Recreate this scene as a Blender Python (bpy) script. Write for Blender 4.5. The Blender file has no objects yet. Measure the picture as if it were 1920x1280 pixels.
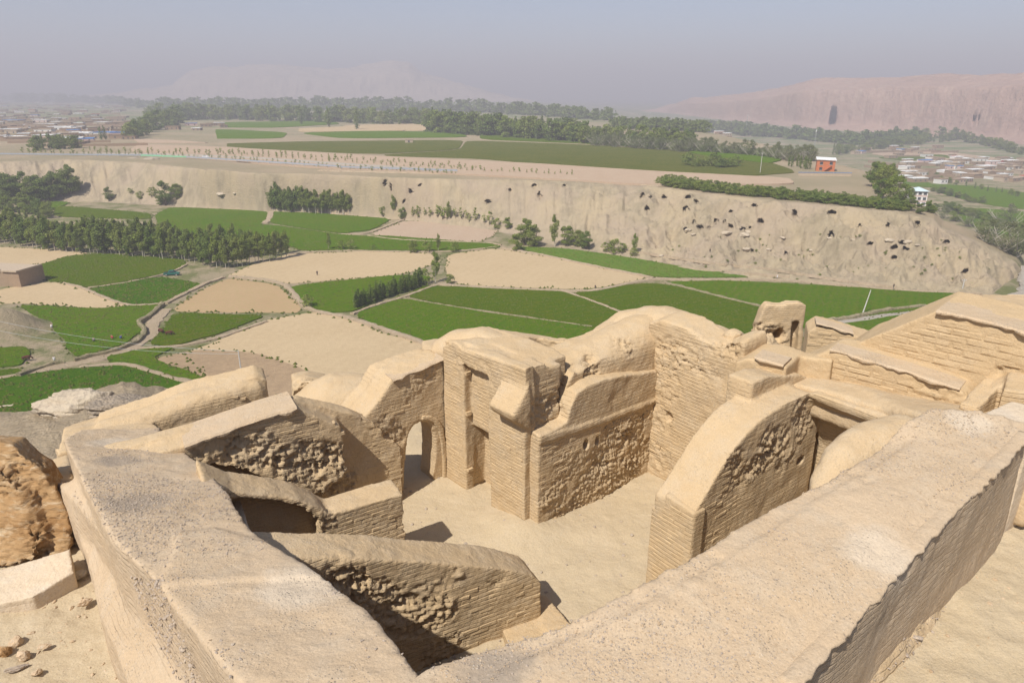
import bpy, bmesh, math, random
import numpy as np
from mathutils import Vector, Matrix
R = math.radians
random.seed(11); rng = np.random.default_rng(5)
S = bpy.context.scene
COL = S.collection
CZ = 60.0                      # camera height above the valley fields
PITCH = R(19.8); FPX = 1280.0
# ---------------------------------------------------------------- camera, sky, sun
cam_d = bpy.data.cameras.new('camera'); cam = bpy.data.objects.new('camera', cam_d); COL.objects.link(cam)
cam.location = (0, 0, CZ); cam.rotation_euler = (R(90) - PITCH, 0, 0)
cam_d.sensor_width = 36; cam_d.lens = 24; cam_d.clip_start = .1; cam_d.clip_end = 60000
S.camera = cam
SUN_EL = R(51); SUN_D = (.60, .80)        # horizontal travel of the light
world = bpy.data.worlds.new('World'); S.world = world; world.use_nodes = True
wn = world.node_tree.nodes; wl = world.node_tree.links
bg = wn['Background']; sky = wn.new('ShaderNodeTexSky'); sky.sky_type = 'NISHITA'; sky.sun_disc = False
sky.sun_elevation = SUN_EL; sky.sun_rotation = math.atan2(-SUN_D[0], -SUN_D[1]) % (2 * math.pi)
sky.altitude = 2500; sky.dust_density = 6.0; sky.air_density = 1.0
wl.new(sky.outputs[0], bg.inputs[0]); bg.inputs[1].default_value = .10
sl = bpy.data.lights.new('sun', 'SUN'); sun = bpy.data.objects.new('sun', sl); COL.objects.link(sun)
sl.energy = 4.9; sl.angle = R(.6); sl.color = (1, .95, .87)
dv = Vector((SUN_D[0] * math.cos(SUN_EL), SUN_D[1] * math.cos(SUN_EL), -math.sin(SUN_EL)))
sun.rotation_euler = dv.to_track_quat('-Z', 'Y').to_euler(); sun.location = (0, 0, 200)
S.view_settings.view_transform = 'Standard'; S.view_settings.look = 'None'
S.view_settings.gamma = 1; S.view_settings.use_curve_mapping = False; S.view_settings.exposure = 0.44

# ---------------------------------------------------------------- picking helpers
cp, sp = math.cos(PITCH), math.sin(PITCH)
def ray(px, py):
    xc = (px - 960) / FPX; yc = (640 - py) / FPX
    return xc, cp + yc * sp, -sp + yc * cp
def P(px, py, zr):                      # point of a ray at height zr below the camera
    dx, dy, dz = ray(px, py); t = zr / dz
    return (dx * t, dy * t, CZ + zr)
def G(px, py, z=0.0):                   # same with a world height
    return P(px, py, z - CZ)
def W(px, py, A, B):                    # ray hits the upright plane through A-B
    dx, dy, dz = ray(px, py)
    ex, ey = B[0] - A[0], B[1] - A[1]
    t = (A[0] * ey - A[1] * ex) / (dx * ey - dy * ex)
    return (dx * t, dy * t, CZ + dz * t)
def AT(px, py, y):
    dx, dy, dz = ray(px, py); t = y / dy
    return (dx * t, y, CZ + dz * t)
def project(p):
    p = np.asarray(p, float); z = p[..., 2] - CZ
    d = p[..., 1] * cp - z * sp; u = p[..., 1] * sp + z * cp
    return 960 + FPX * p[..., 0] / d, 640 - FPX * u / d

# ---------------------------------------------------------------- noise
def _h(ix, iy, iz, s):
    n = (ix * 374761393 + iy * 668265263 + iz * 2147483647 * 3 + s * 1274126177) & 0xffffffff
    n = ((n ^ (n >> 13)) * 1274126177) & 0xffffffff
    n = ((n ^ (n >> 16)) * 2246822519) & 0xffffffff
    return ((n ^ (n >> 15)) & 0xffffff) / float(0xffffff)
def vnoise(p, s=0):
    f = np.floor(p); i = f.astype(np.int64); w = p - f; w = w * w * (3 - 2 * w)
    r = 0
    for a in (0, 1):
        wa = w[:, 0] if a else 1 - w[:, 0]
        for b in (0, 1):
            wb = w[:, 1] if b else 1 - w[:, 1]
            for c in (0, 1):
                wc = w[:, 2] if c else 1 - w[:, 2]
                r = r + wa * wb * wc * _h(i[:, 0] + a, i[:, 1] + b, i[:, 2] + c, s)
    return r * 2 - 1
def fbm(p, o=4, s=0, lac=2.03, g=.5):
    r = 0; a = 1; t = 0
    for k in range(o):
        r = r + a * vnoise(p * lac ** k + 17.3 * k, s + k); t += a; a *= g
    return r / t
def ridged(p, o=4, s=0):
    r = 0; a = 1; t = 0
    for k in range(o):
        r = r + a * (1 - np.abs(vnoise(p * 2.1 ** k + 9.1 * k, s + k)) * 2); t += a; a *= .55
    return r / t
def smooth(a, b, x):
    t = np.clip((x - a) / (b - a), 0, 1); return t * t * (3 - 2 * t)

# ---------------------------------------------------------------- object helpers
def tag(o, label=None, cat=None, group=None, kind=None):
    if label: o['label'] = label
    if cat: o['category'] = cat
    if group: o['group'] = group
    if kind: o['kind'] = kind
    return o
def link(name, me, mat=None, parent=None):
    if mat is not None and not me.materials: me.materials.append(mat)
    o = bpy.data.objects.new(name, me); COL.objects.link(o)
    if parent: o.parent = parent
    return o
def empty(name, loc=(0, 0, 0), rz=0, **k):
    o = bpy.data.objects.new(name, None); COL.objects.link(o)
    o.location = loc; o.rotation_euler = (0, 0, rz); o.empty_display_size = .3
    return tag(o, **k)
def mesh(name, V, F, smoothed=False):
    me = bpy.data.meshes.new(name); me.from_pydata([tuple(v) for v in V], [], F)
    if smoothed: me.polygons.foreach_set('use_smooth', [True] * len(me.polygons))
    me.update(); return me
def copy_tree(o, parent=None):
    c = o.copy(); COL.objects.link(c)
    if parent: c.parent = parent
    for ch in list(o.children): copy_tree(ch, c)
    return c
class MB:
    def __init__(s): s.V = []; s.F = []
    def add(s, V, F):
        n = len(s.V); s.V += [tuple(v) for v in V]; s.F += [tuple(i + n for i in f) for f in F]; return s
    def box(s, c, d, rz=0, taper=1.0):
        x, y, z = d[0] / 2, d[1] / 2, d[2] / 2; ca, sa = math.cos(rz), math.sin(rz); V = []
        for k, (zz, t) in enumerate(((-z, 1), (z, taper))):
            for a, b in ((-x, -y), (x, -y), (x, y), (-x, y)):
                a *= t; b *= t
                V.append((c[0] + a * ca - b * sa, c[1] + a * sa + b * ca, c[2] + zz))
        return s.add(V, [(3, 2, 1, 0), (4, 5, 6, 7), (0, 1, 5, 4), (1, 2, 6, 5), (2, 3, 7, 6), (3, 0, 4, 7)])
    def tube(s, p, q, r0, r1=None, n=7):
        r1 = r0 if r1 is None else r1
        p = Vector(p); q = Vector(q); d = (q - p).normalized()
        a = d.orthogonal().normalized(); b = d.cross(a); V = []
        for c, r in ((p, r0), (q, r1)):
            for k in range(n):
                t = 2 * math.pi * k / n; V.append(c + (a * math.cos(t) + b * math.sin(t)) * r)
        F = [(k, (k + 1) % n, n + (k + 1) % n, n + k) for k in range(n)] + [tuple(range(n))[::-1], tuple(range(n, 2 * n))]
        return s.add(V, F)
    def prism(s, poly, ext):                # poly: 3D outline (any winding), ext: vector
        n = len(poly); e = Vector(ext)
        V = [Vector(p) for p in poly] + [Vector(p) + e for p in poly]
        return s.add(V, [tuple(range(n))[::-1], tuple(range(n, 2 * n))] + [(k, (k + 1) % n, n + (k + 1) % n, n + k) for k in range(n)])
    def strip(s, st, zb):                   # st: list of (left point, right point[, ...]); solid down to world height zb
        n = len(st); V = []
        for l, r in st: V += [l, r, (r[0], r[1], zb), (l[0], l[1], zb)]
        F = [(0, 1, 2, 3), tuple(4 * (n - 1) + k for k in (3, 2, 1, 0))]
        for k in range(n - 1):
            a = 4 * k; b = a + 4
            for i in range(4):
                j = (i + 1) % 4; F.append((a + i, b + i, b + j, a + j))
        return s.add(V, F)
    def build(s, name, mat, parent=None, sm=False):
        me = mesh(name, s.V, s.F, sm)
        bm = bmesh.new(); bm.from_mesh(me); bmesh.ops.recalc_face_normals(bm, faces=bm.faces); bm.to_mesh(me); bm.free()
        return link(name, me, mat, parent)
    def fixed(s, name):
        me = mesh(name, s.V, s.F)
        bm = bmesh.new(); bm.from_mesh(me); bmesh.ops.recalc_face_normals(bm, faces=bm.faces); bm.to_mesh(me); bm.free()
        return me
def evaluated(me, mods):
    o = bpy.data.objects.new('tmp', me); COL.objects.link(o)
    for typ, kw in mods:
        m = o.modifiers.new(typ, typ)
        for k, v in kw.items(): setattr(m, k, v)
    dg = bpy.context.evaluated_depsgraph_get(); e = o.evaluated_get(dg)
    out = bpy.data.meshes.new_from_object(e)
    bpy.data.objects.remove(o); return out
def get_co(me):
    a = np.empty(len(me.vertices) * 3); me.vertices.foreach_get('co', a); return a.reshape(-1, 3)
def get_no(me):
    a = np.empty(len(me.vertices) * 3, dtype=np.float32); me.vertices.foreach_get('normal', a); return a.reshape(-1, 3).astype(float)

# ---------------------------------------------------------------- materials
class NT:
    def __init__(s, name, rough=.95, spec=.15):
        s.m = bpy.data.materials.new(name); s.m.use_nodes = True
        s.t = s.m.node_tree; s.b = s.t.nodes['Principled BSDF']; s.b.inputs['Roughness'].default_value = rough
        s.b.inputs['Specular IOR Level'].default_value = spec
        s.co = s.t.nodes.new('ShaderNodeNewGeometry').outputs['Position']; s.geo = s.co.node
    def link(s, a, b): s.t.links.new(a, b)
    def _set(s, sock, v):
        if hasattr(v, 'node'): s.link(v, sock)
        else: sock.default_value = v if not isinstance(v, tuple) or len(v) != 3 or sock.type != 'RGBA' else (*v, 1)
    def mapv(s, sc, v=None):
        n = s.t.nodes.new('ShaderNodeMapping'); s.link(v or s.co, n.inputs[0]); n.inputs['Scale'].default_value = sc; return n.outputs[0]
    def noise(s, scale, det=4, rough=.55, v=None, dist=0):
        n = s.t.nodes.new('ShaderNodeTexNoise'); s.link(v or s.co, n.inputs['Vector']); n.inputs['Scale'].default_value = scale
        n.inputs['Detail'].default_value = det; n.inputs['Roughness'].default_value = rough; n.inputs['Distortion'].default_value = dist
        return n.outputs['Fac']
    def vor(s, scale, v=None, feat='F1', out='Distance'):
        n = s.t.nodes.new('ShaderNodeTexVoronoi'); n.feature = feat; s.link(v or s.co, n.inputs['Vector']); n.inputs['Scale'].default_value = scale
        return n.outputs[out]
    def ramp(s, f, stops):
        n = s.t.nodes.new('ShaderNodeValToRGB'); s.link(f, n.inputs[0]); e = n.color_ramp.elements
        while len(e) < len(stops): e.new(.5)
        for k, (p, c) in enumerate(stops):
            e[k].position = p; e[k].color = (*c, 1) if isinstance(c, tuple) else (c, c, c, 1)
        return n.outputs[0]
    def mix(s, f, a, b, mode='MIX'):
        n = s.t.nodes.new('ShaderNodeMix'); n.data_type = 'RGBA'; n.blend_type = mode
        s._set(n.inputs[0], f); s._set(n.inputs[6], a); s._set(n.inputs[7], b); return n.outputs[2]
    def math(s, op, a, b=0.0, c=0.0):
        n = s.t.nodes.new('ShaderNodeMath'); n.operation = op
        for k, v in enumerate((a, b, c)):
            if k < len(n.inputs): s._set(n.inputs[k], v)
        return n.outputs[0]
    def sep(s, v):
        n = s.t.nodes.new('ShaderNodeSeparateXYZ'); s.link(v, n.inputs[0]); return n.outputs
    def bump(s, h, dist, strength=1.0, prev=None):
        n = s.t.nodes.new('ShaderNodeBump'); s.link(h, n.inputs['Height']); n.inputs['Distance'].default_value = dist; n.inputs['Strength'].default_value = strength
        if prev: s.link(prev, n.inputs['Normal'])
        return n.outputs[0]
    def done(s, col=None, nrm=None):
        if col is not None: s._set(s.b.inputs['Base Color'], col)
        if nrm is not None: s.link(nrm, s.b.inputs['Normal'])
        return s.m
CH = .092          # height of one brick course
def mud(name, a, b, grey, course=1.0, gravel=.5, greyamt=.5, patches=()):
    n = NT(name)
    c = n.mix(n.ramp(n.noise(.55, 5, .6), [(.35, 0.0), (.65, 1.0)]), a, b)
    c = n.mix(n.ramp(n.noise(2.3, 6, .7), [(.45, 0.0), (.75, greyamt)]), c, grey)
    fine = n.noise(38, 5, .7)
    for px, py, zr, ra in patches:
        d = n.t.nodes.new('ShaderNodeVectorMath'); d.operation = 'DISTANCE'; n.link(n.co, d.inputs[0]); d.inputs[1].default_value = P(px, py, zr)
        f = n.math('ADD', n.math('DIVIDE', d.outputs['Value'], abs(ra)), n.math('MULTIPLY', n.math('SUBTRACT', n.noise(2.6, 5, .6), .5), 1.3))
        c = n.mix(n.ramp(f, [(.60, .7), (1.0, 0.0)]), c, (.545, .455, .345) if ra > 0 else (.27, .225, .18))
    c = n.mix(.24, c, n.ramp(fine, [(.3, .25), (.7, .75)]), 'OVERLAY')
    # scattered grit: pale and dark flecks, in drifts
    v = n.t.nodes.new('ShaderNodeTexVoronoi'); n.link(n.co, v.inputs['Vector']); v.inputs['Scale'].default_value = 26
    drift = n.ramp(n.noise(1.1, 4, .6), [(.42, .12 * gravel), (.66, 1.0 * gravel)])
    spot = n.math('MULTIPLY', n.ramp(v.outputs['Distance'], [(.18, 1.0), (.34, 0.0)]), drift)
    sc = n.ramp(n.sep(v.outputs['Color'])[0], [(0.0, (.10, .09, .085)), (.35, (.22, .19, .17)), (.6, (.45, .38, .30)), (1, (.6, .54, .46))])
    nz = n.sep(n.geo.outputs['True Normal'])[2]
    c = n.mix(spot, c, sc)
    up = n.ramp(n.math('ABSOLUTE', nz), [(.45, 0.0), (.75, 1.0)])
    z = n.sep(n.co)[2]
    wob = n.math('MULTIPLY', n.math('SUBTRACT', n.noise(1.3, 3, .5), .5), .035)
    ph = n.math('FRACT', n.math('DIVIDE', n.math('ADD', z, wob), CH))
    gro = n.ramp(ph, [(0.0, 0.0), (.16, 1.0), (.84, .9), (1.0, 0.0)])
    keep = n.math('MULTIPLY', n.ramp(n.noise(.9, 4, .6), [(.38, 0.1), (.55, 1.0)]), n.math('SUBTRACT', 1.0, up))
    keep = n.math('MULTIPLY', keep, n.ramp(n.noise(5.0, 3, .6), [(.3, .2), (.5, 1.0)]))
    gro = n.math('MULTIPLY', gro, n.math('MULTIPLY', keep, course))
    c = n.mix(n.math('MULTIPLY', n.math('MULTIPLY', n.math('SUBTRACT', 1.0, gro), keep), .18 * course), c, (.24, .17, .10))
    nb = n.bump(gro, .020, .65)
    nb = n.bump(n.noise(14, 8, .72), .035, .5, nb)
    nb = n.bump(spot, .014, .7, nb)
    nb = n.bump(n.noise(4, 3, .6), .10, .35, nb)
    return n.done(c, nb)
M = {}
M['mud'] = mud('mud_plaster', (.475, .345, .200), (.505, .376, .228), (.48, .395, .285))
M['mud_top'] = mud('weathered_mud_top', (.485, .370, .248), (.458, .343, .222), (.47, .392, .295), gravel=.7, greyamt=.55, patches=[(570, 1095, -5.75, .65), (215, 818, -6.9, .6), (1645, 1045, -5.1, .5), (1810, 800, -4.8, .4), (265, 930, -6.15, -.62), (225, 852, -6.6, -.5), (930, 1255, -5.4, -.45)])
M['brickm'] = mud('mud_brick', (.465, .338, .196), (.495, .365, .215), (.48, .39, .275), course=0, gravel=.15, greyamt=.3)
M['smooth'] = mud('smooth_mud', (.475, .350, .210), (.505, .38, .235), (.48, .40, .29), course=.12)
M['pale'] = mud('pale_plaster', (.58, .47, .34), (.55, .44, .31), (.55, .49, .41), course=.3, gravel=.4)
M['floor'] = mud('trodden_earth', (.468, .376, .25), (.442, .352, .228), (.50, .42, .31), course=0, gravel=.3, greyamt=.35)
def rockmat(name, a, b, c3, sc=1.0, bd=.25, cells=1.0, stretch=None):
    n = NT(name)
    if stretch:
        mp = n.t.nodes.new('ShaderNodeMapping'); n.link(n.co, mp.inputs[0]); mp.inputs['Rotation'].default_value = stretch[0]; mp.inputs['Scale'].default_value = stretch[1]; n.co = mp.outputs[0]
    c = n.mix(n.ramp(n.noise(.5 * sc, 6, .65), [(.35, 0.0), (.65, 1.0)]), a, b)
    c = n.mix(n.ramp(n.noise(3.1 * sc, 6, .7), [(.5, 0.0), (.7, 1.0)]), c, c3)
    nb = n.bump(n.noise(2.2 * sc, 9, .7), bd, .7)
    nb = n.bump(n.vor(7 * sc), bd * .25 * cells, .6, nb)
    return n.done(c, nb)
M['rock'] = rockmat('brown_rock', (.37, .205, .085), (.50, .33, .17), (.60, .47, .31), 1.6, .3, .1, ((0, R(38), 0), (.45, .8, 2.2)))
M['rubble'] = rockmat('rubble_hillside', (.36, .29, .215), (.42, .35, .27), (.27, .23, .19), 1.2, .3)
M['white_rock'] = rockmat('pale_outcrop', (.52, .44, .33), (.46, .38, .28), (.38, .31, .24), .8, .3)
M['stone'] = rockmat('grey_stone', (.33, .27, .22), (.40, .33, .26), (.48, .39, .29), 9, .02)
M['tanstone'] = rockmat('tan_stone', (.50, .37, .24), (.42, .31, .20), (.5, .42, .32), 7, .02)

# ================================================================= TERRAIN
def az_r(p): return math.atan2(p[0], p[1]), math.hypot(p[0], p[1])
FOOT = [(-500, 392), (0, 385), (160, 378), (330, 387), (500, 398), (640, 402), (750, 412), (950, 437), (1050, 463), (1150, 478),
        (1220, 488), (1300, 508), (1400, 520), (1500, 527), (1600, 537), (1700, 546), (1800, 553), (1860, 550), (1915, 512)]
TOPL = [(-500, 300, 21), (0, 303, 21), (120, 300, 21), (250, 304, 20.5), (400, 321, 20.5), (500, 327, 20), (620, 333, 20), (720, 334, 20), (900, 337, 20), (1080, 342, 20), (1240, 352, 20),
        (1330, 364, 20), (1400, 372, 20), (1500, 381, 20), (1600, 391, 20), (1700, 402, 19), (1750, 410, 17.5), (1765, 428, 14.5), (1800, 440, 12), (1850, 462, 8), (1890, 483, 4), (1915, 500, 1.5)]
BACK = [(1100, 212, 20), (1250, 236, 20), (1450, 275, 20), (1530, 300, 20), (1640, 326, 20), (1700, 372, 20), (1760, 398, 18), (1800, 418, 14), (1860, 447, 8), (1925, 485, 1)]
fa, fr = zip(*[az_r(G(x, y, 0)) for x, y in FOOT])
tl = [az_r(G(x, y, z)) + (z,) for x, y, z in TOPL]; ta, tr_, tz = zip(*tl)
ba, br = zip(*[az_r(G(x, y, z)) for x, y, z in BACK])
AZEND = max(fa[-1], ta[-1])
CAVES = [(1012, 368, 5, 9), (722, 345, 4, 8), (770, 360, 5, 6), (915, 380, 7, 6), (757, 379, 4, 4), (733, 352, 3, 9), (788, 348, 5, 3), (1205, 368, 8, 5), (1221, 370, 5, 4), (1213, 392, 7, 5), (1245, 371, 7, 4), (1290, 372, 9, 5),
         (1305, 378, 6, 4), (1287, 394, 9, 6), (1302, 418, 5, 4), (1344, 417, 6, 5), (1358, 418, 4, 4), (1370, 398, 5, 4), (1371, 425, 7, 4), (1393, 431, 8, 4), (1406, 429, 4, 3), (1312, 427, 8, 4), (1425, 417, 10, 5),
         (1286, 432, 5, 6), (1330, 430, 4, 3), (1611, 425, 5, 5), (1665, 424, 5, 6), (1558, 443, 11, 8), (1677, 466, 8, 6), (1692, 457, 8, 5), (1699, 468, 9, 4), (1410, 472, 6, 3), (1473, 476, 5, 3), (1632, 459, 7, 3), (1675, 484, 8, 3),
         (1490, 403, 8, 8), (1720, 421, 7, 7), (1775, 455, 10, 4), (1808, 511, 9, 4), (1002, 350, 6, 5), (957, 357, 4, 4), (1058, 350, 4, 4), (1415, 386, 8, 3), (1560, 400, 14, 4)]
def terrain():
    pxs = np.concatenate([np.linspace(-5200, -120, 90), np.linspace(-110, 2030, 980), np.linspace(2040, 6500, 60)])
    az = np.arctan((pxs - 960) / FPX * .985)
    rf = np.interp(az, fa, fr); rt = np.interp(az, ta, tr_); ht = np.interp(az, ta, tz)
    rt = np.maximum(rt, rf + 6)
    ht = np.where(az > AZEND, 0, ht)
    rb = np.exp(np.interp(az, ba, np.log(np.array(br))))
    rb = np.where(az < ba[0], rb + (ba[0] - az) * 40000, rb)
    t0 = np.concatenate([np.linspace(0, .09, 30, endpoint=False), np.linspace(.09, 1, 150, endpoint=False)])
    t1 = np.linspace(0, 1, 150, endpoint=False)
    t2 = np.linspace(0, 1, 170)
    n0, n1, n2 = len(t0), len(t1), len(t2); n = n0 + n1 + n2
    r = np.zeros((len(az), n)); v = np.zeros_like(r)
    r[:, :n0] = 3 + (rf[:, None] - 3) * t0
    r[:, n0:n0 + n1] = rf[:, None] + (rt - rf)[:, None] * t1
    far = 14000.0
    r[:, n0 + n1:] = rt[:, None] * (far / rt[:, None]) ** (t2 ** 1.25)
    A = az[:, None] + 0 * r
    x = r * np.sin(A); y = r * np.cos(A)
    q = np.stack([x.ravel(), y.ravel(), 0 * x.ravel()], 1)
    z = np.zeros_like(r)
    # cliff profile: steep upper face over a scree foot
    tt = (r - rf[:, None]) / (rt - rf)[:, None]
    right = smooth(1050, 1300, pxs)[:, None]
    tc = np.clip(tt, 0, 1)
    profL = .10 * tc + .90 * smooth(0, 1, tc) ** .9
    profR = .45 * tc + .55 * smooth(.35, 1, tc) + .022 * np.sin(tc * 29 + fbm(q / 30, 3, 19).reshape(r.shape) * 5) * np.sin(np.pi * tc)
    z += (profL * (1 - right) + profR * right) * ht[:, None]
    bell = np.clip(np.sin(np.pi * np.clip(tt, 0, 1)), 0, 1) ** .6
    s_ = A * 300
    gul = ridged(np.stack([(s_ / 7.0).ravel(), (r / 70).ravel(), 0 * x.ravel()], 1), 4, 3).reshape(r.shape)
    rough = fbm(q / 9.0, 5, 21).reshape(r.shape); rough2 = ridged(q / 14.0, 5, 31).reshape(r.shape)
    z += bell * ((1 - right * .5) * (gul - .35) * 3.4 + right * (rough2 - .3) * 7.0 + rough * (.9 + 1.4 * right))
    z += bell * (.25 + .75 * right) * ridged(q / 3.2, 3, 61).reshape(r.shape) * .95
    # ledges on the right part
    # rim roughness
    z += smooth(.85, 1.0, tt) * (1 - smooth(1.0, 1.12, tt)) * rough * .7
    # back edge of the terrace: falls to the river flats
    fall = smooth(0, 1, (r - rb[:, None]) / (60 + .12 * rb[:, None])) * smooth(ba[0] - .25, ba[2], A)
    z = z * (1 - fall) + (-20) * fall
    rl = smooth(AZEND - .01, AZEND + .02, A) * smooth(240, 420, r); z = np.where(A > AZEND - .02, z * (1 - rl) - 20 * rl, z)
    # terrace far ground slopes gently
    z += smooth(500, 3000, r) * fbm(q / 300, 3, 5).reshape(r.shape) * 1.5
    # near hill that carries the ruins
    hr = [0, 17, 26, 34, 48, 75, 102, 122]; hz = [-13, -12.6, -13.0, -16.5, -27, -43, -55, -60]
    hl = [-12, -10.6, -11.3, -12.6, -26, -43, -55, -60]
    lw = smooth(R(-21), R(-33), A)
    hh = (np.interp(r, hr, hz) * (1 - lw) + np.interp(r, hr, hl) * lw) + CZ
    hm = hh > .02
    nn = (fbm(q / 7, 5, 41).reshape(r.shape) * 1.6 + ridged(q / 2.6, 4, 47).reshape(r.shape) * .35) * smooth(15, 24, r)
    z = np.where(hm, np.maximum(hh + nn * smooth(0, 6, hh), z), z)
    # mud bluff at the left edge of the fields
    bx, by, _ = G(12, 622)
    d2 = ((x - bx + 2) / 9) ** 2 + ((y - by) / 8) ** 2
    z += 6.0 * np.exp(-d2 ** 1.6) * (1 + .35 * rough2)
    # caves: push the surface away from the valley
    p3 = np.stack([x, y, z], -1); pu, pv = project(p3)
    push = np.zeros_like(r)
    wrp = fbm(np.stack([(pu / 5).ravel(), (pv / 4).ravel(), 0 * pu.ravel()], 1), 3, 88).reshape(pu.shape) * 1.1
    for cx, cy, ra, rbb in CAVES:
        ra *= .72; rbb *= .8
        d = ((pu - cx) / ra) ** 2 + ((pv - cy) / rbb) ** 2 + wrp
        push = np.maximum(push, (1 - smooth(.45, 1.05, d)) * (5.5 if ra > 5 else 4.5) * (tt > 0) * (tt < 1.02))
        brow = np.exp(-(((pu - cx) / (ra * 1.6)) ** 2 + ((pv - cy + rbb * 1.5) / (rbb * .8)) ** 2) ** 2) * (tt > 0) * (tt < 1)
        z += brow * .35
    r2 = r + push
    x = r2 * np.sin(A); y = r2 * np.cos(A)
    V = np.stack([x, y, z], -1).reshape(-1, 3)
    nx = len(az); I = np.arange(nx * n).reshape(nx, n)
    F = np.stack([I[:-1, :-1], I[1:, :-1], I[1:, 1:], I[:-1, 1:]], -1).reshape(-1, 4)
    me = bpy.data.meshes.new('ground'); me.vertices.add(len(V)); me.vertices.foreach_set('co', V.ravel())
    me.loops.add(F.size); me.loops.foreach_set('vertex_index', F.ravel().astype(np.int32))
    me.polygons.add(len(F)); me.polygons.foreach_set('loop_start', np.arange(0, F.size, 4, dtype=np.int32))
    me.update(calc_edges=True); me.validate()
    if me.polygons[10].normal.z < 0: me.flip_normals()
    # zone attribute: 0 soil, 1 cliff, 2 hill
    zone = np.zeros((nx, n)); zone = np.maximum(zone, smooth(-.08, .0, tt) * (1 - smooth(1.0, 1.08, tt)))
    a1 = me.attributes.new('cliff', 'FLOAT', 'POINT'); a1.data.foreach_set('value', zone.ravel().astype(np.float32))
    a2 = me.attributes.new('rubble', 'FLOAT', 'POINT'); a2.data.foreach_set('value', smooth(0, 5, np.where(hm, hh, 0)).ravel().astype(np.float32))
    a3 = me.attributes.new('greenery', 'FLOAT', 'POINT'); a3.data.foreach_set('value', (smooth(600, 1500, r) * .9 + .0).ravel().astype(np.float32))
    a4 = me.attributes.new('valley', 'FLOAT', 'POINT'); a4.data.foreach_set('value', (1 - smooth(1, 5, z)).ravel().astype(np.float32))
    return me
n = NT('valley_soil')
def attr(n, name):
    a = n.t.nodes.new('ShaderNodeAttribute'); a.attribute_name = name; return a.outputs['Fac']
soil = n.mix(n.ramp(n.noise(.02, 5, .6), [(.4, 0.0), (.6, 1.0)]), (.37, .29, .19), (.30, .25, .155))
soil = n.mix(n.math('MULTIPLY', attr(n, 'valley'), n.ramp(n.noise(.09, 6, .7), [(.44, 0.0), (.58, .85)])), soil, (.125, .145, .04))
plat = n.mix(n.ramp(n.noise(.012, 5, .6, n.mapv((1, 4, 1))), [(.42, 0.0), (.52, 1.0)]), (.40, .30, .22), (.13, .18, .06))
soil = n.mix(attr(n, 'greenery'), soil, plat)
st = n.noise(.25, 6, .6, n.mapv((1, 1, .35)))
cl = n.mix(n.ramp(st, [(.4, 0.0), (.6, 1.0)]), (.29, .238, .160), (.385, .315, .210))
cl = n.mix(n.ramp(n.noise(.035, 5, .65, n.mapv((1.6, .5, .25))), [(.46, 0.0), (.60, .9)]), cl, (.42, .335, .215))
cl = n.mix(n.ramp(n.noise(.05, 4, .6), [(.45, 0.0), (.65, .8)]), cl, (.38, .30, .215))
cl = n.mix(n.ramp(n.noise(.6, 6, .7), [(.58, 0.0), (.72, .7)]), cl, (.27, .225, .175))
cl = n.mix(n.ramp(n.noise(.33, 5, .75), [(.66, 0.0), (.70, .6)]), cl, (.20, .23, .10))
c = n.mix(attr(n, 'cliff'), soil, cl)
rb_ = n.mix(n.ramp(n.noise(.6, 6, .7), [(.4, 0.0), (.6, 1.0)]), (.48, .38, .255), (.42, .33, .225))
vg = n.t.nodes.new('ShaderNodeTexVoronoi'); n.link(n.co, vg.inputs['Vector']); vg.inputs['Scale'].default_value = 6
rb_ = n.mix(n.ramp(vg.outputs['Distance'], [(.25, .7), (.45, 0.0)]), rb_, n.ramp(n.sep(vg.outputs['Color'])[0], [(0, (.28, .23, .17)), (1, (.56, .46, .33))]))
c = n.mix(attr(n, 'rubble'), c, rb_)
nb = n.bump(n.noise(1.1, 8, .75), .9, .8)
nb = n.bump(n.noise(.22, 4, .6), 1.0, .35, nb)
n.done(c, nb); M['soil'] = n.m
g = link('ground', terrain(), M['soil']); tag(g, kind='structure')
from mathutils.bvhtree import BVHTree
TB = BVHTree.FromPolygons([tuple(v) for v in get_co(g.data)], np.array([p.vertices[:] for p in g.data.polygons]).tolist())
def TG(px, py, z=0):                   # where the ray meets the ground
    dx, dy, dz = ray(px, py); h = TB.ray_cast(Vector((0, 0, CZ)), Vector((dx, dy, dz)).normalized(), 20000)
    return tuple(h[0]) if h[0] is not None else G(px, py, z)
g.data.polygons.foreach_set('use_smooth', [True] * len(g.data.polygons))

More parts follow.
